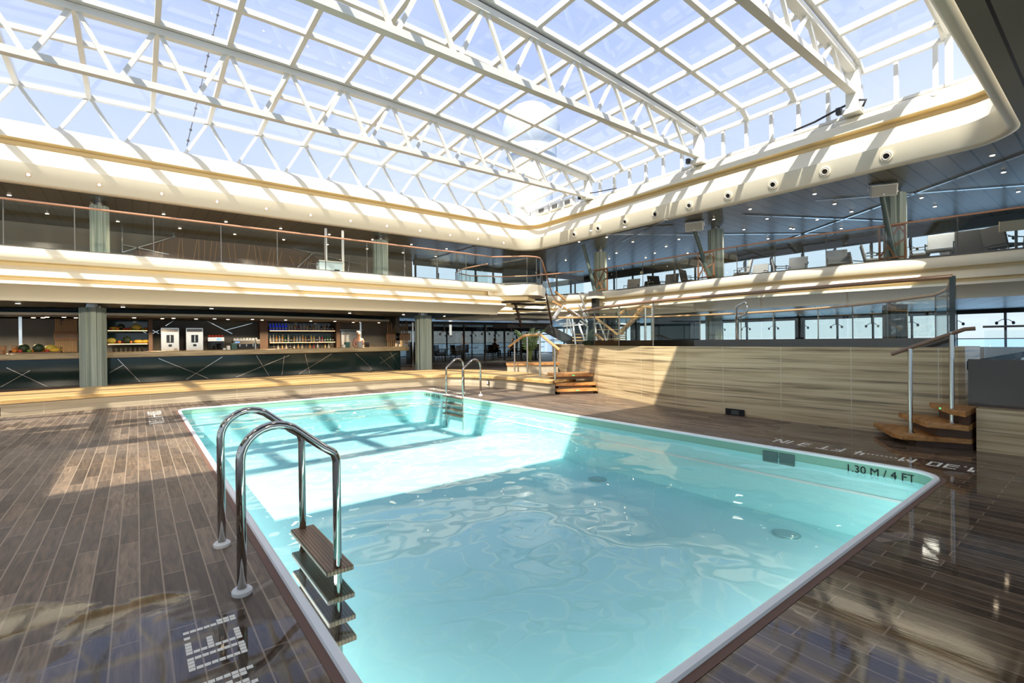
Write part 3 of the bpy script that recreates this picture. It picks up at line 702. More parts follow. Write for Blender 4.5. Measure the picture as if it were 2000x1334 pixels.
for i in range(8):
    y=3.1+2.3*i
    lb=nth(i)+' small round sensor cap on the upper ledge of the right fascia'
    if u0 is None:
        u0=thing('sensor_cap',lb,'sensor cap',(0,0,0),0,'sensor caps on the right upper ledge'); mb=MB(); mb.cyl((0,0),.075,0,.02,16); mb.build('cap',M['whitep'],u0); mb=MB(); mb.cyl((0,0),.05,.02,.024,16); mb.build('lens',M['speaker'],u0); o=u0
    else: o=dup(u0,label=lb)
    o.location=(16.30,y,7.42); o.rotation_euler=(0,math.radians(-65),0)
# ================================================================ pillars
def pillar(name,x,y,z0,z1,label,r=.29,mt='pillar'):
    t=thing(name,label,'pillar',(x,y,z0)); mb=MB(); P=[]
    for k in range(8):
        a=math.pi/4*k+.2
        for da,rr in ((-.30,r),(.10,r),(.22,r*.80)):
            P.append((rr*math.cos(a+da),rr*math.sin(a+da)))
    mb.prism(P,0,z1-z0-.10); mb.build('shaft',M[mt],t)
    mb=MB(); mb.cyl((0,0),r*.55,z1-z0-.10,z1-z0,20); mb.build('collar',M['chrome'],t,smooth=40)
    return t
pillar('pillar',-.93,17.3,0,2.3,'sage green ribbed pillar in front of the bar, by the fruit tray')
pillar('pillar',9.0,17.3,0,2.3,'sage green ribbed pillar at the right-hand end of the bar',.33)
pillar('pillar',-.9,20.5,3.44,5.77,'sage green ribbed pillar on the upper left gallery near the picture edge',.25)
pillar('pillar',8.6,20.5,3.44,5.77,'sage green ribbed pillar on the upper left gallery beside the tall windows',.33)
pillar('pillar',18.95,4.6,3.44,5.77,'grey-green pillar behind the nearest ceiling speaker',.30)
pillar('pillar',19.0,10.6,3.44,5.77,'grey-green pillar behind the middle ceiling speaker',.31)
pillar('pillar',19.0,16.9,3.44,5.77,'grey-green pillar by the stair corner of the right gallery',.33)
pillar('pillar',19.5,11.0,0,2.3,'sage pillar on the lower deck behind the terrace glass',.34)
pillar('pillar',19.5,4.75,0,2.3,'dark grey pillar on the lower deck behind the terrace glass, right end',.33,'slate')
pillar('pillar',25.6,10.0,0,2.3,'slim dark pillar near the lower right windows',.20,'slate')
pillar('pillar',24.5,19.0,0,2.3,'dark pillar far behind the stair in the lower corner',.3,'slate')
# ================================================================ railings
def railing(name,path,z0,z1,label,postat=(),hr='copper',rad=.028,base=True,cap='steel',gh=None,pw=.02,group=None):
    t=thing(name,label,'railing',(path[0][0],path[0][1],z0)); O=Vector((path[0][0],path[0][1],z0))
    P=[Vector((p[0],p[1],0)) for p in path]
    def off(p,z): return Vector((p.x-O.x,p.y-O.y,z-z0))
    mb=MB(); mb.tube([off(p,z1) for p in P],rad,10); mb.build('handrail',M[hr],t,smooth=True)
    for a,b in zip(P,P[1:]):
        d=(b-a).normalized(); g=.012
        mb=MB(); mb.beam(off(a+d*g,(z0+z1)/2-.01),off(b-d*g,(z0+z1)/2-.01),.012,(z1-z0)-.06); mb.build('glass_panel',M['glass'],t)
    if base:
        mb=MB()
        for a,b in zip(P,P[1:]): mb.beam(off(a,z0+.02),off(b,z0+.02),.05,.05)
        mb.build('base_channel',M['gdark'],t)
    for p in P[1:-1] if postat=='all' else []:
        mb=MB(); mb.beam(off(p,z0),off(p,z1),pw,pw); mb.build('joint',M['gdark'],t)
    return t
px=[-9.9,-8.4,-6.9,-5.4,-3.9,-2.35,-1.15,.38,1.9,3.35,4.75,6.1,7.45,8.75,10.0,11.2]
railing('gallery_railing',[(x,15.68) for x in px[:-1]]+[(11.2,15.75)],3.44,4.54,'long glass railing with copper handrail along the upper left gallery',postat='all')
railing('landing_railing',[(11.2,15.8),(12.32,14.82),(12.75,14.74),(13.08,14.88),(13.75,15.5)],3.44,4.54,'curved glass railing around the jutting stair landing',postat='all')
rr=[(17.55,16.2),(17.5,14.6),(17.45,13.1),(17.45,11.5),(17.45,10.3),(17.42,8.9),(17.5,7.6),(17.7,6.1),(17.95,4.6),(18.2,3.0),(18.42,1.6),(18.55,.2),(18.6,-1.4),(18.6,-3)]
railing('gallery_railing',rr,3.44,4.54,'long curved glass railing with copper handrail along the upper right gallery',postat='all')
railing('stairwell_railing',[(12.15,17.3),(12.0,19.2),(12.4,20.4),(13.6,20.95),(15.2,20.4),(16.3,19.2),(16.8,17.9),(17.35,16.5)],3.44,4.54,'glass railing bending around the far side of the stair opening',postat='all')
RT1=[(8.5,8.1),(8.05,7.35),(7.68,6.35),(7.42,5.35),(7.36,4.5),(7.36,3.4),(7.38,2.3),(7.42,1.27)]
t=railing('terrace_railing',RT1,1.17,1.875,'tall glass railing with brown handrail on the travertine terrace wall',postat=(),hr='oakd',rad=.026,base=False)
for a,b in zip(RT1,RT1[1:]):
    mb=MB(); mb.beam((a[0]-8.5,a[1]-8.1,-.055),(b[0]-8.5,b[1]-8.1,-.055),.02,.11); mb.build('mirror_skirt',M['skirt'],t)
for j in (1,2,3): 
    mb=MB(); mb.beam((RT1[j][0]-8.5,RT1[j][1]-8.1,-.1),(RT1[j][0]-8.5,RT1[j][1]-8.1,.70),.022,.022); mb.build('post',M['gdark'],t)
mb=MB(); mb.beam((7.42-8.5,1.27-8.1,-.1),(7.42-8.5,1.27-8.1,.71),.05,.05); mb.build('end_post',M['dgreen'],t)
railing('terrace_railing',[(10.4,11.0),(11.6,10.2),(12.9,9.3),(13.4,8.0),(13.5,6.8),(13.45,5.9),(13.1,4.7),(12.5,3.8),(11.8,3.0),(10.7,2.05),(9.6,1.7),(8.4,1.45)],.9,1.885,'curved glass railing with orange wooden handrail at the back of the terrace',postat='all',hr='oak',rad=.03)
railing('terrace_railing',[(7.12,.98),(7.12,-.6),(7.12,-2.2)],.86,1.285,'low glass railing with dark cap right of the orange steps',hr='gdark',rad=.012)
# small glass screens right of the stair head
# ================================================================ pool ladders
def ladder(name,label,loc,rz):
    t=thing(name,label,'pool ladder',loc,rz)
    for s in (-1,1):
        y=s*.345
        p=[(0,y,.0),(0,y,.60)]
        for k in range(0,11):
            a=math.radians(180-k*13.5); p.append((.155+.155*math.cos(a),y,.635+.155*math.sin(a)))
        p+=[(.385,y,.645)]
        for k in range(1,6):
            a=math.radians(45-k*9); p.append((.352+.10*math.cos(a),y,.555+.10*math.sin(a)))
        p+=[(.452,y,.45),(.452,y,-.68)]
        mb=MB(); mb.tube(p,.0215,14); sr=mb.build('side_rail',M['steel'],t,smooth=True)
        mb=MB(); mb.lathe((0,y,0),[(.042,.0),(.045,.006),(.045,.020),(.038,.028),(.022,.030)],24); mb.build('foot_flange',M['whitep'],sr,smooth=40)
    for k,z in enumerate((-.005,-.155,-.275,-.39)):
        mb=MB(); mb.box(.385+.004*k,-.375,z-.028,.53+.004*k,.375,z); mb.build('step',M['step'],t,bevel=.006)
    return t
ladder('pool_ladder','steel pool ladder with dark wooden treads at the near left pool edge',(.386,2.967,0),0)
ladder('pool_ladder','steel pool ladder at the far right pool edge, seen from behind',(5.888,9.045,0),math.pi)
# ================================================================ orange steps by the terrace wall
t=thing('wooden_steps','three orange teak steps climbing to the right beside the travertine wall','steps',(6.8,1.3,0))
def loc(P): return [(p[0]-6.8,p[1]-1.3) for p in P]
s1=[(7.28,1.98),(7.0,1.83),(6.62,1.60),(6.56,1.50),(6.62,1.30),(6.80,1.02),(7.3,1.02)]
s2=[(7.28,1.72),(6.62,1.31),(6.60,1.27),(6.70,1.02),(7.3,1.02)]
s3=[(7.28,1.44),(6.58,1.06),(6.56,1.02),(7.3,1.02)]
s2=[(7.28,1.75),(6.66,1.36),(6.68,1.03),(7.3,1.03)]
s3=[(7.28,1.46),(6.72,1.17),(6.60,1.04),(7.3,1.04)]
s1=[(7.28,2.0),(6.66,1.66),(6.58,1.56),(6.64,1.40),(6.81,1.03),(7.3,1.03)]
for P_,z in ((s1,.12),(s2,.27),(s3,.42)):
    mb=MB(); mb.prism(loc(P_),z-.055,z); mb.build('tread',M['teak'],t,bevel=.006)
for P_,za,zb in ((s1,0,.065),(s2,.12,.215),(s3,.27,.365)):
    c=Vector((7.28,1.04)); mb=MB(); mb.prism(loc([tuple(c+(Vector(p)-c)*.80) for p in P_]),za,zb); mb.build('riser',M['brown'],t)
for a,z in (((6.70,1.66),.095),((6.98,1.33),.395)):
    mb=MB(); mb.beam((a[0]-6.8-.02,a[1]-1.3-.035,z),(a[0]-6.8+.02,a[1]-1.3-.012,z),.006,.016); mb.build('marker_light',M['green_led'],t)
# handrail
t=thing('stair_handrail','brushed steel posts carrying a brown wooden handrail over the orange steps','handrail',(6.8,1.5,.12)); O=Vector((6.8,1.5,.12))
for x,y,z0,z1 in ((6.80,1.525,.12,1.055),(6.81,1.18,.27,1.235)):
    mb=MB(); mb.cyl((x-O.x,y-O.y),.021,z0-O.z,z1-O.z,18); mb.build('post',M['chrome'],t,smooth=40)
    mb=MB(); mb.cyl((x-O.x,y-O.y),.042,z0-O.z,z0-O.z+.006,20); mb.build('base_plate',M['chrome'],t)
pa=at(1741,692,x=6.80); pb=at(1884,643,x=6.81); pc=at(1905,641.5,x=6.83)
mb=MB(); mb.tube([pa-O,pb-O,pc-O],.021,12); mb.build('handrail',M['oakd'],t,smooth=40)
# ================================================================ three steps and rail in the far corner
t=thing('wooden_steps','three honey teak steps up to the bench in the corner by the travertine wall','steps',(7.5,7.4,0))
for i,(z,o) in enumerate(((.12,0),(.235,.16),(.42,.36))):
    mb=MB(); a=Vector((7.18+o*.55,7.66+o*.9)); b=Vector((7.98+o*.5,7.22+o*.8)); d=Vector((.30,.55)) if i<2 else Vector((.35,.6))
    mb.prism([tuple(a-Vector((7.5,7.4))),tuple(b-Vector((7.5,7.4))),tuple(b+d-Vector((7.5,7.4))),tuple(a+d-Vector((7.5,7.4)))],z-.06,z); mb.build('tread',M['teak'],t,bevel=.006)
    c=(a+b)/2-Vector((7.5,7.4)); e=(a-b).normalized(); mb=MB(); n=Vector((-e.y,e.x)); n=n if n.dot(d)>0 else -n
    mb.prism([tuple(c-e*.38+n*.05),tuple(c+e*.38+n*.05),tuple(c+e*.38+n*.4),tuple(c-e*.38+n*.4)],max(0,z-.12),z-.06); mb.build('riser',M['brown'],t)
    if i!=1:
        mb=MB(); mb.beam((c.x-e.x*.03,c.y-e.y*.03,z-.03),(c.x+e.x*.03,c.y+e.y*.03,z-.03),.012,.02); mb.build('marker_light',M['green_led'],t)
t=thing('bridge_handrail','oak handrail on four steel posts crossing the bench walkway','handrail',(7.7,9.0,.30)); O=Vector((7.7,9.0,.30))
for (x,y,zb,zt) in ((8.43,10.73,.3,1.20),(8.40,10.13,.3,1.29),(7.30,8.35,.36,1.29),(7.30,7.85,.27,1.02)):
    mb=MB(); mb.cyl((x-O.x,y-O.y),.024,zb-O.z,zt-O.z,14); mb.build('post',M['chrome'],t,smooth=40)
mb=MB(); mb.tube([Vector((8.45,11.0,1.02))-O,Vector((8.42,10.3,1.32))-O,Vector((7.32,8.35,1.32))-O,Vector((7.29,7.68,.97))-O],.033,12); mb.build('handrail',M['oak'],t,smooth=40)
# black vent openings in the kerb and the wall
def vent(x,y,z,w,h,ang,label,inner):
    t=thing('wall_vent',label,'vent',(x,y,z),ang)
    mb=MB(); mb.box(-w/2,-.012,0,w/2,.0,h); mb.build('opening',M['black'],t,bevel=.004)
    mb=MB(); mb.box(-w*.18,-.018,h*.15,w*.22,-.012,h*.8); mb.build('fitting',inner,t)
vent(-1.95,11.58,.02,.42,.15,math.radians(20),'dark rectangular vent in the bench kerb at the left picture edge',M['slate'])
vent(7.13,10.2,.06,.16,.12,math.radians(-100),'small square vent in the bench kerb behind the far ladder',M['whitep'])
vent(7.272,3.77,.0,.30,.10,math.radians(-90),'black vent opening low in the travertine wall',M['slate'])
# ================================================================ speakers on leaning poles
def spole(base,top,pxc,label,w=.62,sp=True,col=False):
    b=Vector(base); t=thing('speaker_pole',label,'speaker pole',b); d=Vector(top)-b
    mb=MB(); mb.tube([(0,0,0),d],[.10,.075],14); mb.build('pole',M['polegreen'],t,smooth=40)
    mb=MB(); mb.cyl((0,0),.14,0,.03,18); mb.build('base_plate',M['polegreen'],t)
    if sp:
        t2=thing('loudspeaker',label.replace('leaning grey-green pole carrying','box loudspeaker: '),'loudspeaker',tuple(b+d))
        t2['label']=sp
        t2.rotation_euler=(0,0,math.radians(pxc))
        mb=MB(); P=[(-.34,-.16),(.34,-.16),(.26,.16),(-.26,.16)]
        mb.prism(P,-.02,.33); o=mb.build('cabinet',M['speaker'],t2,bevel=.03)
        m3=MB(); m3.box(-.30,-.172,.01,.30,-.158,.30); g=m3.build('grille',M['grille'],t2); 
        m3=MB(); m3.tube([(-.36,0,.15),(-.36,0,.37),(.36,0,.37),(.36,0,.15)],.012,6); m3.build('bracket',M['chrome'],t2)
        m3=MB(); m3.box(-.02,-.178,.03,.02,-.17,.06); m3.build('badge',M['whitep'],g)
        for c in t2.children: pass
        t2.rotation_euler=(math.radians(14),0,math.radians(pxc))
    return t
spole((18.2,4.42,3.44),(17.8,4.62,5.42),-62,'leaning grey-green pole at the right gallery railing, nearest the camera',sp='beige box loudspeaker hung below the right fascia, nearest the camera')
spole((17.62,10.05,3.44),(17.35,10.55,5.42),-62,'leaning grey-green pole at the middle of the right gallery railing',sp='beige box loudspeaker farther along the right gallery')
spole((17.1,15.55,3.44),(16.9,16.1,5.72),-62,'leaning grey-green pole at the far corner of the right gallery',sp=False)
t=thing('steel_column','black square column under the far leaning pole, by the stair','column',(17.05,15.5,0))
mb=MB(); mb.box(-.13,-.13,0,.13,.13,3.1); mb.build('shaft',M['blackm'],t)
mb=MB(); mb.box(-.3,-.3,3.1,.3,.3,3.2); mb.build('cap',M['cream'],t)
mb=MB(); mb.box(-.25,-.2,3.2,.25,.2,3.44); mb.build('bracket',M['gdark'],t)
# rust lattice panels in the railing
def lattice(a,b,z0,z1,label):
    a=Vector(a); b=Vector(b); t=thing('lattice_panel',label,'lattice panel',(a.x,a.y,z0)); d=(b-a); L=d.length; d.normalize()
    def q(u,v): return (d.x*u*L,d.y*u*L,v*(z1-z0))
    mb=MB()
    for u,v,u2,v2 in ((0,0,0,1),(1,0,1,1),(0,1,1,1),(0,.06,1,.06)): mb.beam(q(u,v),q(u2,v2),.05,.05)
    mb.build('frame',M['lattice'],t)
    mb=MB()
    for u,v,u2,v2 in ((0,.8,.35,.45),(.35,.45,.0,.1),(.35,.45,.75,1),(.35,.45,.6,.06),(.35,.3,1,.6),(.75,1,1,.75)): mb.beam(q(u,v),q(u2,v2),.035,.045)
    mb.build('lattice_bars',M['lattice'],t)
lattice((18.0,4.75),(18.1,4.15),3.5,4.5,'rust brown lattice panel in the railing beside the nearest leaning pole')
lattice((17.5,10.5),(17.5,9.85),3.5,4.5,'rust brown lattice panel in the railing beside the middle leaning pole')
lattice((17.6,16.0),(17.55,15.2),3.5,4.5,'rust brown lattice panel in the railing by the stair corner')
# ================================================================ the bar
YB=18.12
bar=thing('bar_counter','long bar counter with thick travertine top and dark green mirrored front crossed by silver strips','bar counter',(0,YB,0))
mb=MB(); e=[(8.6+.32*math.sin(math.radians(a)),.32-.32*math.cos(math.radians(a))) for a in range(0,181,20)]
mb.prism([(-12.6,0)]+e+[(-12.6,.64)],.815,.985); mb.build('worktop',M['counter'],bar,bevel=.02)
mb=MB(); mb.box(-12.6,.24,.05,8.5,.58,.815); mb.build('front_panel',M['dgreen'],bar)
mb=MB(); mb.box(-12.6,.20,0,8.55,.6,.05); mb.build('plinth',M['brown'],bar)
for a,b in (((1.6,755.7),(59,723.6)),((13,718),(92,755)),((230,701),(273.5,750.5)),((214,728),(240.5,713)),((309.5,700),(407,742)),((363.5,744.5),(434,697)),((461,739),(565,694)),((500.4,694.5),(525,735)),((555,695.4),(550.5,734.5)),((595.6,692),(605,731)),((583.7,732),(647.5,691)),((694,690),(726.5,720)),((726.5,720),(719.7,724)),((741.8,697),(766.5,722.6)),((741.8,710),(777.5,687.8)),((761.4,687.8),(782.6,721.8))):
    p=at(*a,y=YB+.232); q=at(*b,y=YB+.232)
    for v in (p,q): v.z=max(.07,min(.80,v.z))
    mb=MB(); mb.beam(p-Vector((0,YB,0)),q-Vector((0,YB,0)),.012,.045,up=(0,1,0)); o=mb.build('silver_strip',M['mirror'],bar)
def cy(x): return 18.85+.035*(x-2.2)**2
X=[-9+.95*i for i in range(20)]; X=[x for x in X if x<8.9]+[8.95]
mb=MB(); mb.prism([(x,cy(x)) for x in X]+[(8.95,21.5),(-9,21.5)],2.09,2.17); tag(mb.build('bar_canopy',M['cream'],bevel=.01),'shallow curved cream canopy edge above the bar','canopy')
mb=MB(); mb.prism([(x,cy(x)+.06) for x in X]+[(8.9,21.4),(-9,21.4)],2.05,2.09); tag(mb.build('canopy_underside',M['backw']),'brown underside panel of the canopy over the bar','canopy panel')
mb=MB(); mb.prism([(x,cy(x)+.5) for x in X]+[(8.9,21.4),(-9,21.4)],2.17,2.30); struct('trim_20',mb,M['slate'])
for j,px in enumerate((65,92,84,125,148,262,317,339,383,419,445,493,512,558,607,654,690,740)):
    yy=20.0
    for _ in range(6): xx=at(px,620,y=yy).x; yy=min(21.2,cy(xx)+(.35 if j%2 else .75))
    p=Vector((min(8.7,xx),yy,2.052))
    dup(g0,loc=p,label=nth(j)+' small warm downlight under the bar canopy, counted from the left',group='downlights under the bar canopy')
# back-bar: columns and shelves
YS=20.8
def bx(name,x0,x1,z0,z1,y0,y1,m,parent=None,bevel=0):
    mb=MB(); mb.box(x0,y0,z0,x1,y1,z1); return mb.build(name,m,parent,bevel=bevel)
def px2x(px,y): return at(px,650,y=y).x
for (a,b,lb) in ((290,298,'brown wooden upright to the right of the fruit shelves'),(507,523,'brown wooden upright to the left of the bottle shelves'),(656,664,'brown wooden upright to the right of the bottle shelves')):
    tag(bx('bar_upright',px2x(a,YS),px2x(b,YS),0,2.05,YS-.05,YS+.35,mat('brown_wood',(.12,.065,.035),.5)),lb,'upright')
def shelf(name,a,b,py,lb,glow=True):
    z=at((a+b)/2,py,y=YS).z; x0,x1=px2x(a,YS),px2x(b,YS)
    t=thing('bar_shelf',lb,'shelf',(x0,YS,z)); bx('board',0,x1-x0,-.03,0,0,.33,M['shelfw'],t)
    bx('light_strip',0.02,x1-x0-.02,-.028,-.008,-.012,-.002,M['shelfglow'],t); bx('back_panel',0,x1-x0,-.03,.36,.34,.36,M['dgreen'],t)
    return x0,x1,z
fs1=shelf('s',209,289,645,'upper lit shelf of the fruit display left of the ice cream machines')
fs2=shelf('s',209,289,671,'lower lit shelf of the fruit display left of the ice cream machines')
bs1=shelf('s',526,655,645.5,'upper lit shelf of the bottle display')
bs2=shelf('s',526,655,668,'lower lit shelf of the bottle display')
bs3=(bs1[0],bs1[1],.86)
mb=MB(); mb.box(-9,YS-.4,0,8.8,YS+.7,.86); tag(mb.build('back_counter',M['blackm']),'dark back counter running behind the bar','back counter')
# bottles
def bottle(col,h,r,neck,lb,grp):
    t=thing('bottle',lb,'bottle',(0,0,0),0,grp); mb=MB()
    mb.lathe((0,0,0),[(r*.9,0),(r,.01),(r,h*neck),(r*.45,h*(neck+.14)),(r*.32,h*.9)],10); mb.build('body',col,t,smooth=50)
    mb=MB(); mb.lathe((0,0,0),[(r*.38,h*.9),(r*.38,h)],8); mb.build('cap',M['gdark'],t)
    mb=MB(); mb.lathe((0,0,0),[(r*1.03,h*.18),(r*1.03,h*neck*.75)],10); mb.build('label',M['greyl'],t); return t
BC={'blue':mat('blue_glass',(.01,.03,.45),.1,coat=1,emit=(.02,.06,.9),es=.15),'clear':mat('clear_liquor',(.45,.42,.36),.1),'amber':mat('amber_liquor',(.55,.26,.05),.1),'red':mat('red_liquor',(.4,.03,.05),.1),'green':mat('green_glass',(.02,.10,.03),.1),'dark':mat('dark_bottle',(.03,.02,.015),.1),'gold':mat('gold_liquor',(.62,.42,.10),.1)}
protos={}
def put_row(seq,x0,x1,z,row,grp):
    n=len(seq)
    for i,c in enumerate(seq):
        h=random.uniform(.24,.33) if c!='blue' else .31; x=x0+(x1-x0)*(i+.6)/(n+.2)
        lb='%s %s bottle on the %s, counted from the left'%(nth(i),c,row)
        k=c
        if k not in protos: protos[k]=bottle(BC[c],.31,.042,.52,lb,grp); o=protos[k]
        else: o=dup(protos[k],label=lb,group=grp)
        o.location=(x,YS+.14,z+.002); o.scale=(1,1,h/.31)
put_row(['blue']*6+['clear','clear','amber','red','clear','clear','gold','dark','amber','clear','clear','dark','amber','dark','dark','dark'],bs1[0],bs1[1],bs1[2],'upper bottle shelf','bottles on the upper bar shelf')
put_row(['clear','clear','amber','clear','amber','green','clear','dark','amber','clear','clear','amber','amber','dark','gold','gold','dark','clear','red','green','green','green','dark'],bs2[0],bs2[1],bs2[2],'lower bottle shelf','bottles on the lower bar shelf')
put_row(['dark','clear','amber','clear','dark','clear','amber','clear','dark','amber','red','clear','dark','amber','clear','dark'],bs1[0]+.1,bs1[1],.86,'back counter below the bottle shelves','bottles on the back counter')
# fruit
FM_={'orange':mat('orange_peel',(.75,.24,.03),.5),'red':mat('red_peel',(.55,.06,.03),.45),'green':mat('green_peel',(.20,.32,.04),.5),'melon':mat('melon_skin',(.62,.50,.08),.5),'yellow':mat('yellow_peel',(.80,.50,.05),.45),'dark':mat('watermelon_skin',(.03,.05,.02),.5)}
KIND={'orange':('orange','orange',.055,1,1),'red':('apple','red',.05,.95,1),'green':('lime','green',.045,1,1.1),'melon':('melon','melon',.11,.95,1.25),'yellow':('papaya','yellow',.075,.85,1.9),'dark':('watermelon','dark',.12,1,1)}
fr={}
def fruit(k,p,lb,grp,s=1,rz_=0):
    nm_,m_,r,sz,sx=KIND[k]
    if k not in fr:
        t=thing(nm_,lb,'fruit',(0,0,0),0,grp); mb=MB(); mb.ball((0,0,r*sz),r,12,sz,sx); mb.build('flesh',FM_[m_],t,smooth=True)
        mb=MB(); mb.cyl((0,0),.006,r*sz*1.9,r*sz*2+.012,6); mb.build('stem',M['leaf'],t); fr[k]=t; o=t
    else: o=dup(fr[k],label=lb,group=grp)
    o.location=p; o.rotation_euler=(0,0,rz_); o.scale=(s,s,s)
def fruits(seq,x0,x1,z,row,grp,y=YS+.12):
    for i,k in enumerate(seq):
        fruit(k,(x0+(x1-x0)*(i+.6)/(len(seq)+.2),y+.05*math.sin(i*2.4),z+.001),'%s piece of fruit, %s, on the %s from the left'%(nth(i),KIND[k][0],row),grp,random.uniform(.85,1.05),random.uniform(-.4,.4))
fruits(['red','yellow','orange','dark','red','red','orange','green','melon','red','green','orange'],fs1[0]+.05,fs1[1],fs1[2],'upper fruit shelf','fruit on the upper fruit shelf')
fruits(['melon','red','orange','red','dark','orange','green','yellow','red','yellow'],fs2[0]+.05,fs2[1],fs2[2],'lower fruit shelf','fruit on the lower fruit shelf')
zc=.986
ta,tb=at(22,686,y=18.5).x,at(119,686,y=18.5).x
t=thing('fruit_tray','shallow wooden tray heaped with fruit on the counter left of the ribbed pillar','tray',((ta+tb)/2,18.44,zc)); L=(tb-ta)/2
mb=MB(); mb.box(-L,-.22,0,L,.22,.02); mb.build('bottom',M['shelfw'],t)
mb=MB(); mb.box(-L,-.24,0,L,-.22,.035); mb.box(-L,.22,0,L,.24,.07); mb.box(-L-.02,-.24,0,-L,.24,.09); mb.box(L,-.24,0,L+.02,.24,.16); mb.build('sides',M['shelfw'],t)
for i,k in enumerate(['orange','orange','red','dark','orange','green','orange','red','dark','orange','orange','red','melon','orange','yellow']):
    fruit(k,(ta+.08+(tb-ta-.16)*i/14,18.38+.09*math.sin(i*2.1),zc+.021),'%s piece of fruit in the counter tray from the left, %s'%(nth(i),KIND[k][0]),'fruit in the counter tray',1.0,.3)
for i,px in enumerate((2,6,28)):
    t=thing('straw_cup',['cardboard cup at the left picture edge on the bar','ribbed cardboard holder beside the first cup on the bar','ribbed cardboard holder behind the fruit tray'][i],'cup',(at(px,686,y=18.3+.08*i).x,18.3+.1*i,zc)); mb=MB(); mb.lathe((0,0,0),[(.05,0),(.065,.20 if i else .08)],14); mb.build('cup',mat('cardboard',(.45,.25,.13),.8),t); mb=MB(); mb.cyl((0,0),.06,.20 if i else .08,.21 if i else .09,14); mb.build('rim',M['shelfw'],t)
# machines on the back counter
def softserve(px0,px1,lb,y=20.35):
    x0,x1=px2x(px0,y),px2x(px1,y); w=x1-x0; t=thing('ice_cream_machine',lb,'ice cream machine',((x0+x1)/2,y+.2,.861)); h=at(330,640,y=y).z-.86
    bx('cabinet',-w/2,w/2,0,h,-.2,.25,M['chrome'],t,.01); bx('control_panel',-w/2+.03,w/2-.03,h*.84,h*.95,-.208,-.2,M['greyl'],t)
    bx('window',-w*.2,w*.2,h*.42,h*.72,-.212,-.2,M['black'],t); bx('lever',-.012,.012,h*.45,h*.70,-.24,-.21,M['chrome'],t); bx('nozzle',-w*.09,w*.09,h*.27,h*.36,-.23,-.2,M['black'],t)
    bx('hopper_lid',-w*.35,w*.3,h,h+.035,-.12,.2,M['gdark'],t)
softserve(314,350,'left one of two steel soft ice cream machines behind the bar')
softserve(363,397,'right one of two steel soft ice cream machines behind the bar')
x0,x1=px2x(406,20.3),px2x(438,20.3)
t=thing('juice_machine','dark juicer with a blue display and a tray of red fruit on top','juicer',((x0+x1)/2,20.5,.861)); w=(x1-x0)/2
for nm_,a in (('base',(-w,w,0,.06,M['gdark'])),('tank',(-w+.03,w-.03,.06,.42,M['darkglass'])),('head',(-w,w,.42,.56,M['chrome']))): bx(nm_,a[0],a[1],a[2],a[3],-.18,.18,a[4],t)
bx('display',.02,.16,.46,.52,-.19,-.18,M['screenb'],t)
for i in range(9): fruit('red',((x0+x1)/2-w+.06+i*(2*w-.12)/8,20.42+.06*(i%2),.861+.56),'%s red apple on top of the juicer, from the left'%nth(i),'apples on the juicer',.9)
x0,x1=px2x(455,20.3),px2x(507,20.3)
t=thing('espresso_machine','black espresso machine with blue display and cups stacked on top','espresso machine',((x0+x1)/2,20.45,.861)); w=(x1-x0)/2
bx('body',-w,w,.12,.42,-.05,.28,M['black'],t,.01); bx('base',-w,w,0,.06,-.22,.28,M['chrome'],t,.005); bx('head',-w,w,.30,.44,-.2,.0,M['gdark'],t,.01); bx('display',-w+.06,-w+.2,.36,.39,-.21,-.2,M['screenb'],t); bx('cup_rail',-w,w,.44,.47,-.2,.28,M['chrome'],t)
for k in (-.5,0,.5):
    mb=MB(); mb.cyl((w*k,-.12),.03,.2,.30,10); mb.tube([(w*k,-.14,.22),(w*k,-.30,.2)],.012,6); mb.build('portafilter',M['chrome'],t)
c0=None
for i in range(8):
    lb=nth(i)+' white cup stacked on the espresso machine, from the left'
    if c0 is None:
        c0=thing('cup',lb,'cup',(0,0,0),0,'cups on the espresso machine'); mb=MB(); mb.lathe((0,0,0),[(.025,0),(.04,.06)],12); mb.build('bowl',M['whitep'],c0); mb=MB(); mb.tube([(.038,0,.045),(.06,0,.04),(.06,0,.02),(.034,0,.015)],.005,5); mb.build('handle',M['whitep'],c0); o=c0
    else: o=dup(c0,label=lb)
    o.location=((x0+x1)/2-w+.07+i*.10,20.45,.861+.471)
for i,(px,h,w,m_,lb) in enumerate(((457,.20,.16,M['dgreen2'],'small teal carton on the bar beside the espresso machine'),(446,.13,.09,M['whitep'],'small white card stand on the bar left of the teal carton'),(438,.05,.07,M['whitep'],'white napkin stack on the bar below the juicer'),(343,.06,.09,mat('paper',(.7,.6,.45),.8),'crumpled paper bag on the bar before the ice cream machines'),(678,.20,.17,M['dgreen2'],'teal carton on the bar before the steel cabinet'),(671,.10,.09,M['whitep'],'white card stand beside the second teal carton'),(703,.22,.16,M['greyl'],'grey register screen on the bar before the bartender'),(716,.20,.16,M['darkglass'],'glass jar rack on the bar right of the register'),(785,.24,.09,mat('straw_box',(.5,.4,.25),.7),'box of straws at the right end of the bar'),(790,.09,.32,M['greyl'],'grey napkin tray at the right end of the bar'),(775,.12,.06,mat('glass_cup',(.5,.45,.38),.2),'small jar at the right end of the bar'))):
    x=at(px,680,y=18.45).x; t=thing('counter_item' if i>8 else ['carton','card_stand','napkin_stack','paper_bag','carton','card_stand','register_screen','jar_rack','straw_box'][i],lb,'bar item',(x,18.45+(.12 if i==9 else 0),zc)); bx('case',-w/2,w/2,0,h,-.08,.08,m_,t,.004); bx('top',-w/2,w/2,h,h+.012,-.08,.08,M['greyl'] if m_!=M['dgreen2'] else M['teal'],t)
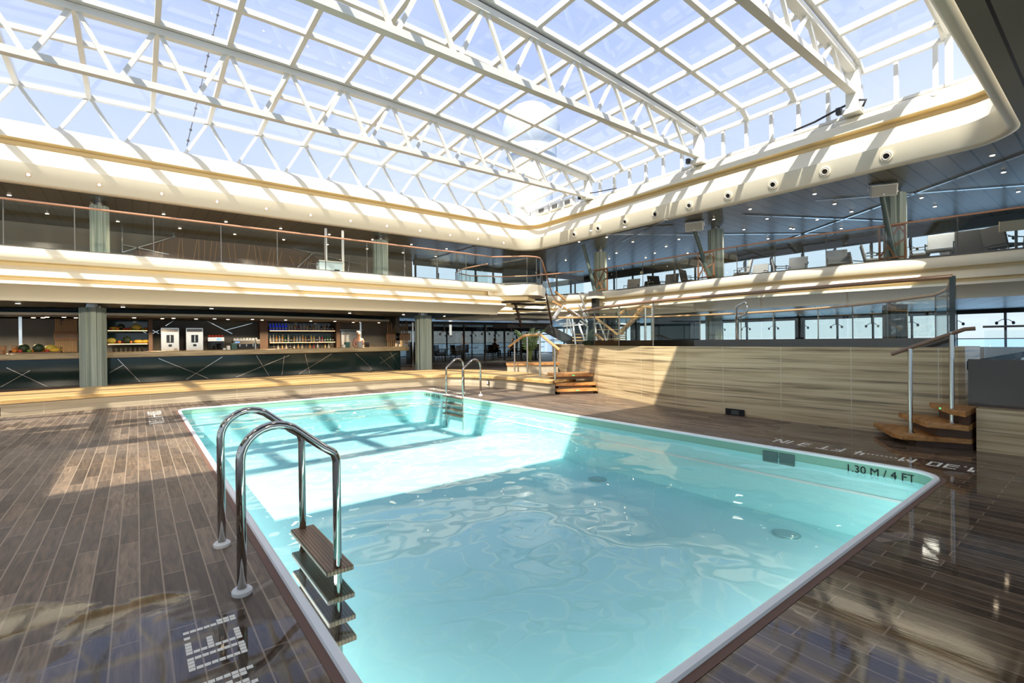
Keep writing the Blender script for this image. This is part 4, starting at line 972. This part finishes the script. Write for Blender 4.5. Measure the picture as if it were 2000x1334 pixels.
t=thing('beer_tap','chrome beer tap at the middle of the bar','tap',(at(499,684,y=18.5).x,18.5,zc)); mb=MB(); mb.cyl((0,0),.03,0,.25,14); mb.build('column',M['chrome'],t); mb=MB(); mb.tube([(0,0,.22),(0,-.12,.22),(0,-.13,.17)],.014,8); mb.build('spout',M['chrome'],t); mb=MB(); mb.box(-.012,-.012,.25,.012,.012,.36); mb.build('handle',M['gdark'],t)
for j,(px,lb) in enumerate(((41,'wire glass on the bar near the tray'),)):
    pass
g1=None
for i in range(7):
    lb=nth(i)+' drinking glass before the fruit shelves, counted from the left'; x=px2x(222,18.5)+.11*i
    if g1 is None: g1=thing('drinking_glass',lb,'glass',(0,0,0),0,'drinking glasses on the bar by the pillar'); mb=MB(); mb.lathe((0,0,0),[(.03,0),(.04,.14)],12); mb.build('bowl',M['bottle'],g1); mb=MB(); mb.cyl((0,0),.03,.0,.012,12); mb.build('base',M['bottle'],g1); o=g1
    else: o=dup(g1,label=lb)
    o.location=(x,18.5,zc)
# steel cabinet, metal uprights
x0,x1=px2x(665,21.3),px2x(701,21.3); t=thing('steel_cabinet','tall brushed steel cabinet behind the bartender','cabinet',((x0+x1)/2,21.3,.861)); w=(x1-x0)/2; bx('door',-w,w,0,.80,-.1,.2,M['chrome'],t); bx('rail',-w-.05,w+.15,.85,.88,-.12,-.08,M['chrome'],t); bx('label_plate',-w+.05,-w+.35,.66,.70,-.106,-.1,mat('cream_plate',(.6,.5,.3),.5),t)
for px,lb in ((708,'bright mirror strip upright behind the bartender'),(806,'mirror strip upright at the right end of the bar'),(40,'mirror strip upright at the left part of the bar')):
    x=px2x(px,20.0); tag(bx('mirror_upright',x-.035,x+.035,0 if px==806 else .99,2.05,19.98 if px!=708 else 20.2,20.02 if px!=708 else 20.25,M['mirror']),lb,'mirror strip')
for k,(a,b) in enumerate((((323,636.5),(347.8,620.8)),((393.5,621.5),(453.5,652)),((438.5,645.5),(494,631)),((275,646),(291,653)),((297,652),(311,645)),((298,645),(311,652)))):
    p=at(*a,y=21.55); q=at(*b,y=21.55); mb=MB(); mb.beam(p,q,.02,.06,up=(0,1,0)); tag(mb.build('mirror_strip',M['mirror']),nth(k)+' diagonal mirror strip on the dark wall behind the bar machines, from the left','mirror strip','mirror strips behind the bar')
# the bamboo signs
def bsign(pxa,pxb,py0,py1,y,lb,m1,m2):
    a=at(pxa,py1,y=y); b=at(pxb,py0,y=y); t=thing('bamboo_sign',lb,'sign',(a.x,y,a.z)); W_,H_=b.x-a.x,b.z-a.z
    bx('board',0,W_,0,H_,0,.05,m1,t)
    hs=[.50,.42,.50,.22,.36,.44,.62,.36,.52,.40,.62,.50]
    for i,h in enumerate(hs):
        x=W_*(.08+.84*i/11); mb=MB(); mb.cyl((x,.075),.028,-.38,H_+h,9); mb.build('bamboo_pole',m2,t)
    text('sign_lettering','BAMBOO BAR',H_*.62,Matrix.Translation((W_*.06,-.008,H_*.26))@Matrix.Rotation(math.pi/2,4,'X')@Matrix.Scale(W_*.88/(H_*.62*6.1),4,(1,0,0)),M['gdark'],t,.004)
bm1=mat('sign_wood',(.22,.105,.04),.6); bm2=mat('bamboo',(.34,.22,.11),.6)
bsign(755,801,651,665,21.0,'wooden BAMBOO BAR sign with upright bamboo poles at the right end of the bar',bm1,bm2)
bsign(105,152,648,664.5,21.0,'shaded wooden BAMBOO BAR sign with bamboo poles left of the ribbed pillar',bm1,bm2)
# ================================================================ upper left gallery wall: mural and mirror strips
def strip(px0,py0,px1,py1,y,lb,w=.07):
    mb=MB(); mb.beam(at(px0,py0,y=y),at(px1,py1,y=y),.03,w,up=(0,1,0)); tag(mb.build('mirror_strip',M['mirror']),lb,'mirror strip','mirror strips on the gallery wall')
strip(239,493,372,453,25.05,'long mirror strip rising to the right over the tree mural')
strip(240,478,330,497,25.05,'mirror strip crossing low at the left of the tree mural')
strip(480,463,705,517,25.05,'long mirror strip falling to the right over the tree mural')
strip(581,522,630,477,25.05,'short mirror strip crossing the right side of the mural')
strip(239,435,239,493,25.05,'upright mirror strip left of the tree mural')
strip(684,485,680,530,25.05,'upright mirror strip right of the service trolley')
strip(790,492,791,545,25.05,'upright golden mirror strip left of the tall gallery windows')
mp=[at(*q,y=25.18) for q in ((262,492),(300,470),(370,450),(430,446),(480,462),(600,492),(640,518),(600,528),(262,500))]
t=thing('tree_mural','brown bare-tree mural framed by mirror strips on the upper gallery wall','mural',(mp[0].x,25.18,mp[0].z))
mb=MB(); mb.poly([p-Vector((mp[0].x,25.18,mp[0].z)) for p in mp]); n_=len(mb.v); mb.poly([(x,y+.03,z) for x,y,z in mb.v[::-1]]); mb.build('panel',mat('mural_ground',(.15,.10,.07),.6),t)
mb=MB(); random.seed(3)
for i in range(34):
    px=275+ i*10.3; b=at(px,515,y=25.22); b.z=max(b.z-.1,mp[7].z+.1); topy=(470-(px-300)*.2 if px<430 else 452+(px-430)*.29)+6
    q=at(px+random.uniform(-9,9),topy,y=25.22)
    if q.z<b.z+.15: continue
    mb.beam(b-Vector((mp[0].x,25.18,mp[0].z)),q-Vector((mp[0].x,25.18,mp[0].z)),.02,random.uniform(.05,.13),up=(0,1,0))
    m_=b.lerp(q,random.uniform(.3,.6)); e_=Vector((m_.x+random.uniform(-.35,.35),25.22,min(q.z,m_.z+.4))); mb.beam(m_-Vector((mp[0].x,25.18,mp[0].z)),e_-Vector((mp[0].x,25.18,mp[0].z)),.02,.04,up=(0,1,0))
mb.build('tree_trunks',mat('mural_bark',(.50,.29,.15),.6),t)
a=at(621,529,y=19.0); b=at(665,508,y=19.0)
t=thing('service_trolley','pale metal cleaning trolley standing behind the upper left railing','trolley',((a.x+b.x)/2,19.0,3.44)); w=(b.x-a.x)/2; h=.82
bx('body',-w,w,.12,h,-.2,.2,mat('galvanised',(.42,.48,.50),.35,.5),t,.01); bx('frame',-w-.03,w+.03,h,h+.04,-.23,.23,M['chrome'],t); bx('slot',w*.3,w*.75,.45,.55,-.205,-.2,M['black'],t)
mb=MB(); mb.tube([(-w,0,.7),(-w-.35,0,.75),(-w-.35,.1,.5)],.02,6); mb.build('handle',M['gdark'],t)
for sx in (-1,1):
    mb=MB(); mb.tube([(sx*w*.8,-.15,.07),(sx*w*.8,-.11,.07)],.065,12); mb.build('wheel',M['black'],t)
for j,px in enumerate((636,669)):
    x=at(px,500,y=19.6).x; tag(bx('steel_post',x-.05,x+.05,3.44,5.7,19.55,19.65,M['chrome']),['left','right'][j]+' one of the pair of steel posts behind the service trolley','post')
# ================================================================ stair behind the landing
t=thing('open_stair','dark open-tread stair descending behind the jutting landing','stair',(14,17,0)); O=Vector((14,17,0))
for k in range(7):
    y=16.35+.28*k; z=3.29-.21*k; 
    x0=at(1000+2.6*k,570+10.3*k,y=y).x; x1=at(1064+1.9*k,570+10.3*k,y=y).x
    mb=MB(); mb.box(x0-O.x,y-O.y,z-.08,x1-O.x,y+.26-O.y,z); mb.build('tread',M['blackm'],t)
L0=at(1000,569,y=16.4); L1=at(1018,635,y=18.2); R0=at(1066,569,y=16.4); R1=at(1078,635,y=18.2)
for a,b in ((L0,L1),(R0,R1)):
    mb=MB(); mb.beam(a-O,b-O,.06,.24); mb.build('stringer',M['brown'],t)
mb=MB(); mb.box(13.9-O.x,18.2-O.y,1.78,16.4-O.x,19.4-O.y,1.96); mb.build('mid_landing',M['blackm'],t)
mb=MB(); mb.beam(Vector((16.3,18.2,1.8))-O,Vector((17.9,17.3,.85))-O,.08,.45); mb.build('lower_stringer',M['blackm'],t)
for k in range(6):
    f=k/5; c=Vector((16.5,18.8,1.8)).lerp(Vector((18.2,17.9,.3)),f)-O; mb=MB(); mb.box(c.x-.15,c.y-.55,c.z-.04,c.x+.15,c.y+.55,c.z); mb.build('tread',M['brown'],t)
mb=MB(); mb.tube([Vector((13.75,15.5,4.54))-O,at(1079,577,y=17.0)-O,at(1100,600,y=18.2)-O,at(1128,614,y=18.4)-O],.03,8); mb.build('handrail',M['copper'],t,smooth=40)
mb=MB(); a=[Vector((13.85,15.6,3.44)),Vector((13.85,15.6,4.5)),at(1079,580,y=17.0),at(1078,606,y=17.0)]; mb.poly([p-O for p in a]); mb.build('side_glass',M['glass'],t,recalc=False)
# second stair with orange rails behind the terrace
t=thing('rear_stair','stair with crossing orange handrails seen through the terrace glass','stair',(15,13,0)); O=Vector((15,13,0))
for a,b,y in (((1162,620),(1205,653),12.5),((1208,651),(1256,600),12.8),((1213,653),(1262,600),13.6),((1162,652),(1178,664),12.2),((1084,570),(1104,585),15.5),((1080,589),(1128,616),15.2),((1208,614),(1223,604),13),((1223,604),(1262,597),13)):
    mb=MB(); mb.beam(at(*a,y=y)-O,at(*b,y=y)-O,.06,.09); mb.build('handrail',M['oak'],t)
for k in range(4):
    a=at(1208,664-4.2*k,y=13.2+.28*k); b=at(1224,664-4.2*k,y=13.2+.28*k); mb=MB(); mb.box(a.x-O.x,a.y-O.y,a.z-.05,b.x-O.x,a.y+.26-O.y,a.z); mb.build('tread',M['bench'],t)
for k in range(3):
    a=at(1126,664-6*k,y=15+.28*k); b=at(1144,664-6*k,y=15+.28*k); mb=MB(); mb.box(a.x-O.x,a.y-O.y,a.z-.05,b.x-O.x,a.y+.26-O.y,a.z); mb.build('tread',M['bench'],t)
for px in (1204,1223):
    a=at(px,664,y=12.9); b=at(px,604,y=12.9); mb=MB(); mb.beam(a-O,b-O,.04,.04); mb.build('post',M['polegreen'],t)
t=thing('whirlpool_handrail','steel posts joined by a short curved orange rail on the terrace','handrail',(13,11,.9)); O=Vector((13,11,.9))
for px in (1260,1273):
    b=at(px,600,y=9.4); mb=MB(); mb.cyl((b.x-O.x,b.y-O.y),.035,0,b.z-.9,12); mb.build('post',M['chrome'],t,smooth=40)
mb=MB(); mb.tube([at(1245,606,y=9.4)-O,at(1258,599,y=9.4)-O,at(1275,601,y=9.4)-O],.035,8); mb.build('handrail',M['oak'],t)
p0=Vector((10,5.1,.9)); t=thing('whirlpool_ladder','small polished steel grab rail loop standing on the terrace','grab rail',p0)
P=[at(1438,600,x=10),at(1441,597,x=10),at(1455,590,x=10.0),at(1458,593,x=10),at(1459,608,x=10),at(1456,614,x=10),at(1444,618,x=10),at(1441,622,x=10)]
q=P[0].copy(); q.z=.9; q2=P[-1].copy(); q2.z=.9
mb=MB(); mb.tube([v-p0 for v in [q]+P+[q2]],.022,10); mb.build('loop',M['steel'],t,smooth=True)
mb=MB(); mb.cyl((q.x-p0.x,q.y-p0.y),.05,0,.02,14); mb.build('foot_flange',M['whitep'],t)
# stick sculpture
t=thing('stick_sculpture','tangle of white light sticks standing beside the stair','sculpture',(12.5,13,0)); O=Vector((12.5,13,0))
ST=[((1131,571),(1149,618)),((1130,594),(1147,622)),((1080,620),(1093,601)),((1082,622),(1102,596)),((1085,627),(1115,615)),((1092,633),(1123,631)),((1100,637),(1147,633)),((1108,616),(1107,651)),((1110,618),(1117,651)),((1117,616),(1123,664)),((1130,631),(1141,664)),((1147,638),(1145,664)),((1108,602),(1127,614)),((1126,613),(1147,632)),((1133,627),(1148,639)),((1139,612),(1147,630)),((1160,619),(1165,663)),((1169,627),(1183,663)),((1189,643),(1186,663)),((1204,654),(1205,663)),((1160,632),(1176,631)),((1207,632),(1223,633))]
for i,(a,b) in enumerate(ST):
    y=13.2+.5*math.sin(i*1.7); p=at(*a,y=y); q=at(*b,y=y+.4*math.cos(i))
    if b[1]>=663: d=(q-p); q=p+d*(p.z/max(.3,p.z-q.z)) if q.z<p.z else q
    mb=MB(); mb.beam(p-O,q-O,.05,.05); mb.build('stick',M['whitep'],t)
# palm in a planter
pc_=Vector((9.35,11.35,.30)); a=at(1018,729,z=.02); 
t=thing('planter_box','low travertine planter box with a teak rim beside the bridge handrail','planter',(9.2,11.2,0))
mb=MB(); mb.prism([(-.75,-.1),(.45,-.95),(1.0,-.2),(-.2,.65)],0,.47); mb.build('box',M['trav_x'],t); mb=MB(); mb.prism([(-.8,-.12),(.46,-1.02),(1.06,-.2),(-.2,.7)],.47,.52); mb.build('rim',M['teak'],t)
t=thing('palm_plant','leafy green palm rising from the planter behind the bridge handrail','plant',(9.35,11.15,.52)); random.seed(5)
mb=MB(); 
for k in range(7): mb.tube([(0,0,0),(random.uniform(-.1,.1),random.uniform(-.1,.1),.5)],.02,5)
mb.build('stems',M['leaf'],t)
for k in range(17):
    az=k*2.4; ln=random.uniform(.7,1.15); mb=MB(); pts=[]
    for j in range(7):
        f=j/6; pts.append(Vector((math.cos(az)*ln*.5*f,math.sin(az)*ln*.5*f,.35+ln*(1.15*f-.55*f*f))))
    mb.tube(pts,.009,4)
    for j in range(1,7):
        for s in (-1,1):
            for ff in (0,.5):
                p=pts[j-1].lerp(pts[j],ff); d=Vector((math.cos(az+s*1.0),math.sin(az+s*1.0),.35)).normalized()*.24*(1.15-j/8); w=Vector((0,0,.010))
                mb.poly([p-w,p+d*.5-w*1.3,p+d,p+d*.5+w*1.3,p+w])
    mb.build('frond',M['leaf'],t,recalc=False)
# ================================================================ twin-arm lamps on the windows
tw=None
def twin(loc,lb,rzv=0,grp='twin-arm lamps along the windows'):
    global tw
    if tw is None:
        tw=thing('twin_arm_lamp',lb,'wall lamp',loc,rzv,grp)
        mb=MB(); mb.box(-.03,-.03,-.05,.03,.03,.32); mb.build('stem',M['gdark'],tw)
        for s in (-1,1):
            mb=MB(); mb.tube([(0,0,-.02),(0,s*.10,-.03),(0,s*.22,-.12)],.014,6); ar=mb.build('arm',M['gdark'],tw)
            mb=MB(); mb.ball((0,s*.25,-.17),.055,10,1.3); mb.build('lamp_head',M['gdark'],ar,smooth=True)
        return tw
    return dup(tw,loc=loc,rz=rzv,label=lb,group=grp)
for i,y in enumerate(JR): twin((28.85,y,1.86),nth(i)+' twin-arm lamp on the lower right windows, counted from the right')
JU=[3.0,4.4,5.85,7.25,8.7,10.1,11.6,13.0,14.5]
for i,y in enumerate(JU): twin((26.2,y,5.02),nth(i)+' twin-arm lamp on the upper right windows, counted from the right')
for i,x in enumerate([14.0,15.35,16.7,18.05]): twin((x,24.95,4.85),nth(i)+' twin-arm lamp on the tall upper gallery windows, from the left',math.pi/2)
for i,x in enumerate([14.3,16.6,18.9,21.2,23.5]): twin((x,32.3,1.75),nth(i)+' twin-arm lamp on the far restaurant windows, from the left',math.pi/2)
for i,x in enumerate([12.6,15.2,17.0,18.4]): twin((x,21.9,1.72),nth(i)+' twin-arm lamp on the dark glass partition, from the left',math.pi/2)
# ================================================================ furniture
def chair(name,lb,cat,loc,rzv,m,mf,h=.95,w=.56,grp=None,tilt=.12):
    t=thing(name,lb,cat,loc,rzv,grp)
    bx('seat',-w/2,w/2,.38,.46,-.26,.26,m,t,.02)
    mb=MB(); mb.hull8([(-w/2,.22,.44),(w/2,.22,.44),(w/2,.28,.44),(-w/2,.28,.44),(-w/2,.22+tilt,h),(w/2,.22+tilt,h),(w/2,.28+tilt,h),(-w/2,.28+tilt,h)]); mb.build('backrest',m,t,bevel=.015)
    for s in (-1,1):
        mb=MB(); mb.tube([(s*w/2,-.2,.40),(s*w/2,-.22,.62),(s*w/2,.24,.64)],.018,6); mb.build('armrest',mf,t)
        for yy in (-.22,.22):
            mb=MB(); mb.tube([(s*(w/2-.03),yy,.40),(s*(w/2),yy*1.08,0)],.016,6); mb.build('leg',mf,t)
    return t
def table(lb,loc,r=.42,h=.74,m='brown',grp=None):
    t=thing('dining_table',lb,'table',loc,0,grp); mb=MB(); mb.cyl((0,0),r,h-.03,h,24); mb.build('tabletop',M[m],t); mb=MB(); mb.cyl((0,0),.035,.02,h-.03,12); mb.build('column',M['gdark'],t); mb=MB(); mb.cyl((0,0),.24,0,.02,20); mb.build('base',M['gdark'],t); return t
c1=chair('lounge_chair','first dark high-backed chair behind the right railing, from the stair corner','chair',(0,0,0),0,M['wicker'],M['gdark'],1.0,.7,'dark chairs on the right gallery')
c2=chair('lounge_chair','first grey chair behind the right railing beyond the middle pole','chair',(0,0,0),0,M['greyl'],M['grey'],.98,.66,'grey chairs on the right gallery')
U=[(c1,1233,21,.3),(c1,1258,22.4,-.2),(c1,1283,21,1.2),(c1,1306,21,.1),(c1,1347,20.5,1.7)]
V=[(c2,1448,20.0,-.9),(c2,1480,21.4,.1),(c2,1528,21,2.0),(c2,1556,20.8,.2),(c2,1636,20.3,.4),(c2,1664,22.0,2.6),(c2,1707,20.5,1.9),(c2,1796,20.5,-1.3),(c2,1836,19.9,.1),(c2,1868,22.6,2.2)]
for seq,what in ((U,'dark high-backed chair behind the right railing, from the stair corner'),(V,'grey chair behind the right railing beyond the middle pole')):
    for i,(c,px,x,a) in enumerate(seq):
        p=at(px,520,x=x); lb=nth(i)+' '+what
        o=c if i==0 else dup(c,label=lb)
        o.location=(x,p.y,3.44); o.rotation_euler=(0,0,a-math.pi/2)
t=thing('lounge_sofa','big dark boxy sofa back behind the right railing near the picture edge','sofa',(21.0,at(1900,490,x=21.0).y,3.44),-math.pi/2+.15)
bx('backrest',-.55,.55,.1,1.05,-.3,-.18,M['wicker'],t,.02); bx('seat',-.55,.55,.1,.42,-.18,.4,M['wicker'],t,.02); bx('cushion',-.5,.5,.42,.52,-.16,.38,M['grey'],t,.03)
for k,(px,lb) in enumerate(((1962,'dark chair near the right picture edge on the upper gallery'),)):
    o=dup(c1,label=lb); o.location=(20.6,at(px,480,x=20.6).y,3.44); o.rotation_euler=(0,0,.9)
t=thing('menu_board','pale wooden menu board standing at the right picture edge on the upper gallery','board',(20.0,at(1985,470,x=20).y,3.44),-1.3)
bx('panel',-.35,.35,.75,1.05,0,.04,mat('pale_wood',(.62,.48,.33),.6),t,.01); bx('post',-.03,.03,0,.75,0,.04,M['gdark'],t)
# lower right chairs near the sea windows
c3=chair('deck_chair','dark armchair on the lower right deck nearest the travertine wall','chair',(10.9,.62,0),0,M['wicker'],M['gdark'],.90,.5,'dark chairs on the lower right deck')
q=at(1925,694,z=.85); c3.location=(q.x,q.y,0); c3.rotation_euler=(0,0,2.3)
q=at(1978,692,z=.85); dup(c3,loc=(q.x,q.y,0),rz=-.6,label='dark armchair on the lower right deck at the picture edge')
table('small dark table between the two chairs on the lower right deck',(at(1958,700,z=.72).x,at(1958,700,z=.72).y,0),.34,.70)
# restaurant behind the glass
c4=chair('dining_chair','first dark dining chair behind the restaurant glass, from the left','chair',(0,0,0),0,M['wicker'],M['gdark'],.92,.5,'dining chairs behind the restaurant glass',.08)
for i,(x,y,a) in enumerate(((13.6,24.2,1.4),(14.9,24.6,-1.3),(16.3,26.8,.4),(17.7,25.2,2.8),(18.75,26.2,-1.5),(20.75,26.3,1.5),(20.2,24.4,.2),(22.0,25.8,2.9),(15.5,27.6,.3),(17.6,28.0,3.0))):
    lb=nth(i)+' dark dining chair behind the restaurant glass, from the left'
    o=c4 if i==0 else dup(c4,label=lb); o.location=(x,y,0); o.rotation_euler=(0,0,a)
for i,(x,y) in enumerate(((14.2,24.6),(16.9,25.9),(19.72,26.25),(21.6,24.9))): table(nth(i)+' round dining table behind the restaurant glass, from the left',(x,y,0),.42,.74,grp='dining tables behind the restaurant glass')
tag(bx('service_station',12.2,13.4,0,1.15,25.0,25.6,M['black']),'tall black service station behind the left of the restaurant glass','service station')
tag(bx('menu_screen',12.05,12.35,0,2.0,23.0,23.05,mat('perforated_screen',(.16,.17,.16),.5)),'perforated dark screen beside the right bar pillar','screen')
x=at(880,650,y=26.5).x; tag(bx('light_tube',x-.06,x+.06,1.55,2.3,26.45,26.55,mat('tube_glow',(1,1,1),.5,emit=(1,1,1),es=2.5)),'bright white upright light tube behind the restaurant glass','lamp')
# ================================================================ people
def person(loc,rzv,lb,pose,shirt,pants,hairm,scale=1.0):
    t=thing('person',lb,'person',loc,rzv)
    if pose=='stand': hip=.93; kn=[(.10,.02,.50),(-.10,.02,.50)]; ft=[(.11,0,.07),(-.11,0,.07)]; toe=[(.12,-.14,.03),(-.12,-.14,.03)]; lean=0
    else: hip=.52; kn=[(.11,-.42,.52),(-.11,-.42,.52)]; ft=[(.11,-.40,.07),(-.11,-.40,.07)]; toe=[(.12,-.54,.03),(-.12,-.54,.03)]; lean=.06
    V=[(0,0,hip),(0,-lean*.4,hip+.22),(0,-lean,hip+.43),(0,-lean-.01,hip+.54),(0,-lean-.03,hip+.63),(0,-lean-.03,hip+.74),
       (.17,-lean,hip+.46),(.23,-.06-lean,hip+.20),(.17,-.28-lean,hip+.14),(.13,-.36-lean,hip+.15),
       (-.17,-lean,hip+.46),(-.23,-.06-lean,hip+.20),(-.17,-.28-lean,hip+.14),(-.13,-.36-lean,hip+.15),
       (.09,0,hip-.03),kn[0],ft[0],toe[0],(-.09,0,hip-.03),kn[1],ft[1],toe[1]]
    Rr=[.13,.12,.13,.06,.085,.085,.06,.042,.034,.03,.06,.042,.034,.03,.085,.058,.042,.035,.085,.058,.042,.035]
    Ed=[(0,1),(1,2),(2,3),(3,4),(4,5),(2,6),(6,7),(7,8),(8,9),(2,10),(10,11),(11,12),(12,13),(0,14),(14,15),(15,16),(16,17),(0,18),(18,19),(19,20),(20,21)]
    def skin(name,idx,ed,grow,m):
        me=bpy.data.meshes.new(name); mp_={k:i for i,k in enumerate(idx)}; me.from_pydata([V[k] for k in idx],[(mp_[a],mp_[b]) for a,b in ed],[]); me.materials.append(m)
        o=bpy.data.objects.new(name,me); S.collection.objects.link(o); o.parent=t
        sk=o.modifiers.new('skin','SKIN'); o.modifiers.new('sub','SUBSURF').levels=1; o.modifiers['sub'].render_levels=1
        for k,i in mp_.items(): me.skin_vertices[0].data[i].radius=(Rr[k]+grow,(Rr[k]+grow)*.85)
        me.skin_vertices[0].data[0].use_root=True
        return o
    def mksv(me): pass
    # a skin layer is created with the modifier through bmesh
    def skin2(name,idx,ed,grow,m):
        bm=bmesh.new(); ly=bm.verts.layers.skin.verify(); vs={}
        for k in idx:
            v=bm.verts.new(V[k]); v[ly].radius=(Rr[k]+grow,(Rr[k]+grow)*.85); vs[k]=v
        vs[idx[0]][ly].use_root=True
        for a,b in ed: bm.edges.new((vs[a],vs[b]))
        me=bpy.data.meshes.new(name); bm.to_mesh(me); bm.free(); me.materials.append(m)
        o=bpy.data.objects.new(name,me); S.collection.objects.link(o); o.parent=t
        o.modifiers.new('skin','SKIN').use_smooth_shade=True; sb=o.modifiers.new('sub','SUBSURF'); sb.levels=1; sb.render_levels=1; return o
    skin2('body',list(range(22)),Ed,0,M['skin'])
    skin2('shirt',[0,1,2,6,7,10,11],[(0,1),(1,2),(2,6),(6,7),(2,10),(10,11)],.018,shirt)
    skin2('trousers',[0,14,15,16,18,19,20],[(0,14),(14,15),(15,16),(0,18),(18,19),(19,20)],.016,pants)
    hp=Vector((0,-lean-.03,hip+.70)); mb=MB(); mb.ball((hp.x,hp.y+.02,hp.z+.035),.105,12,1.08,.92); mb.build('hair',hairm,t,smooth=True)
    mb=MB(); mb.ball((hp.x,hp.y-.03,hp.z),.088,12,1.2,.85); mb.ball((hp.x,hp.y-.115,hp.z-.01),.018,6); mb.build('face',M['skin'],t,smooth=True)
    t.scale=(scale,)*3; return t
person((at(700,660,y=19.6).x,19.6,0),-.2,'person in a pale shirt standing behind the bar near its right end','stand',M['shirtp'],M['shirtd'],mat('light_hair',(.45,.38,.30),.8),.93)
person((15.6,24.9,0),1.2,'person in a white shirt bending over a table behind the restaurant glass','stand',M['shirt'],M['shirtd'],M['hair'],.94)
person((18.85,26.2,0),1.57,'seated person with blond hair and pink top at the restaurant table','sit',M['shirtp'],M['shirtd'],mat('blond_hair',(.55,.42,.26),.8))
person((20.62,26.3,0),-1.57,'seated person in dark clothes facing the blond diner','sit',M['shirtd'],M['shirtd'],M['blackm'])
# sailboat on the sea
p=at(1935,696,z=-23.8); 
t=thing('sailboat','small white sailboat far out on the sea at the right','sailboat',(p.x,p.y,-24)); s=(p-CAM).length/943
mb=MB(); mb.poly([(0,0,2*s),(0,6*s,3*s),(0,0,16*s)]); mb.poly([(.3,0,2*s),(.3,6*s,3*s),(.3,0,16*s)]); mb.build('sail',M['whitep'],t)
mb=MB(); mb.hull8([(-s,-4*s,0),(s,-4*s,0),(s,5*s,0),(-s,5*s,0),(-2*s,-6*s,2*s),(2*s,-6*s,2*s),(2*s,7*s,2*s),(-2*s,7*s,2*s)]); mb.build('hull',M['whitep'],t)
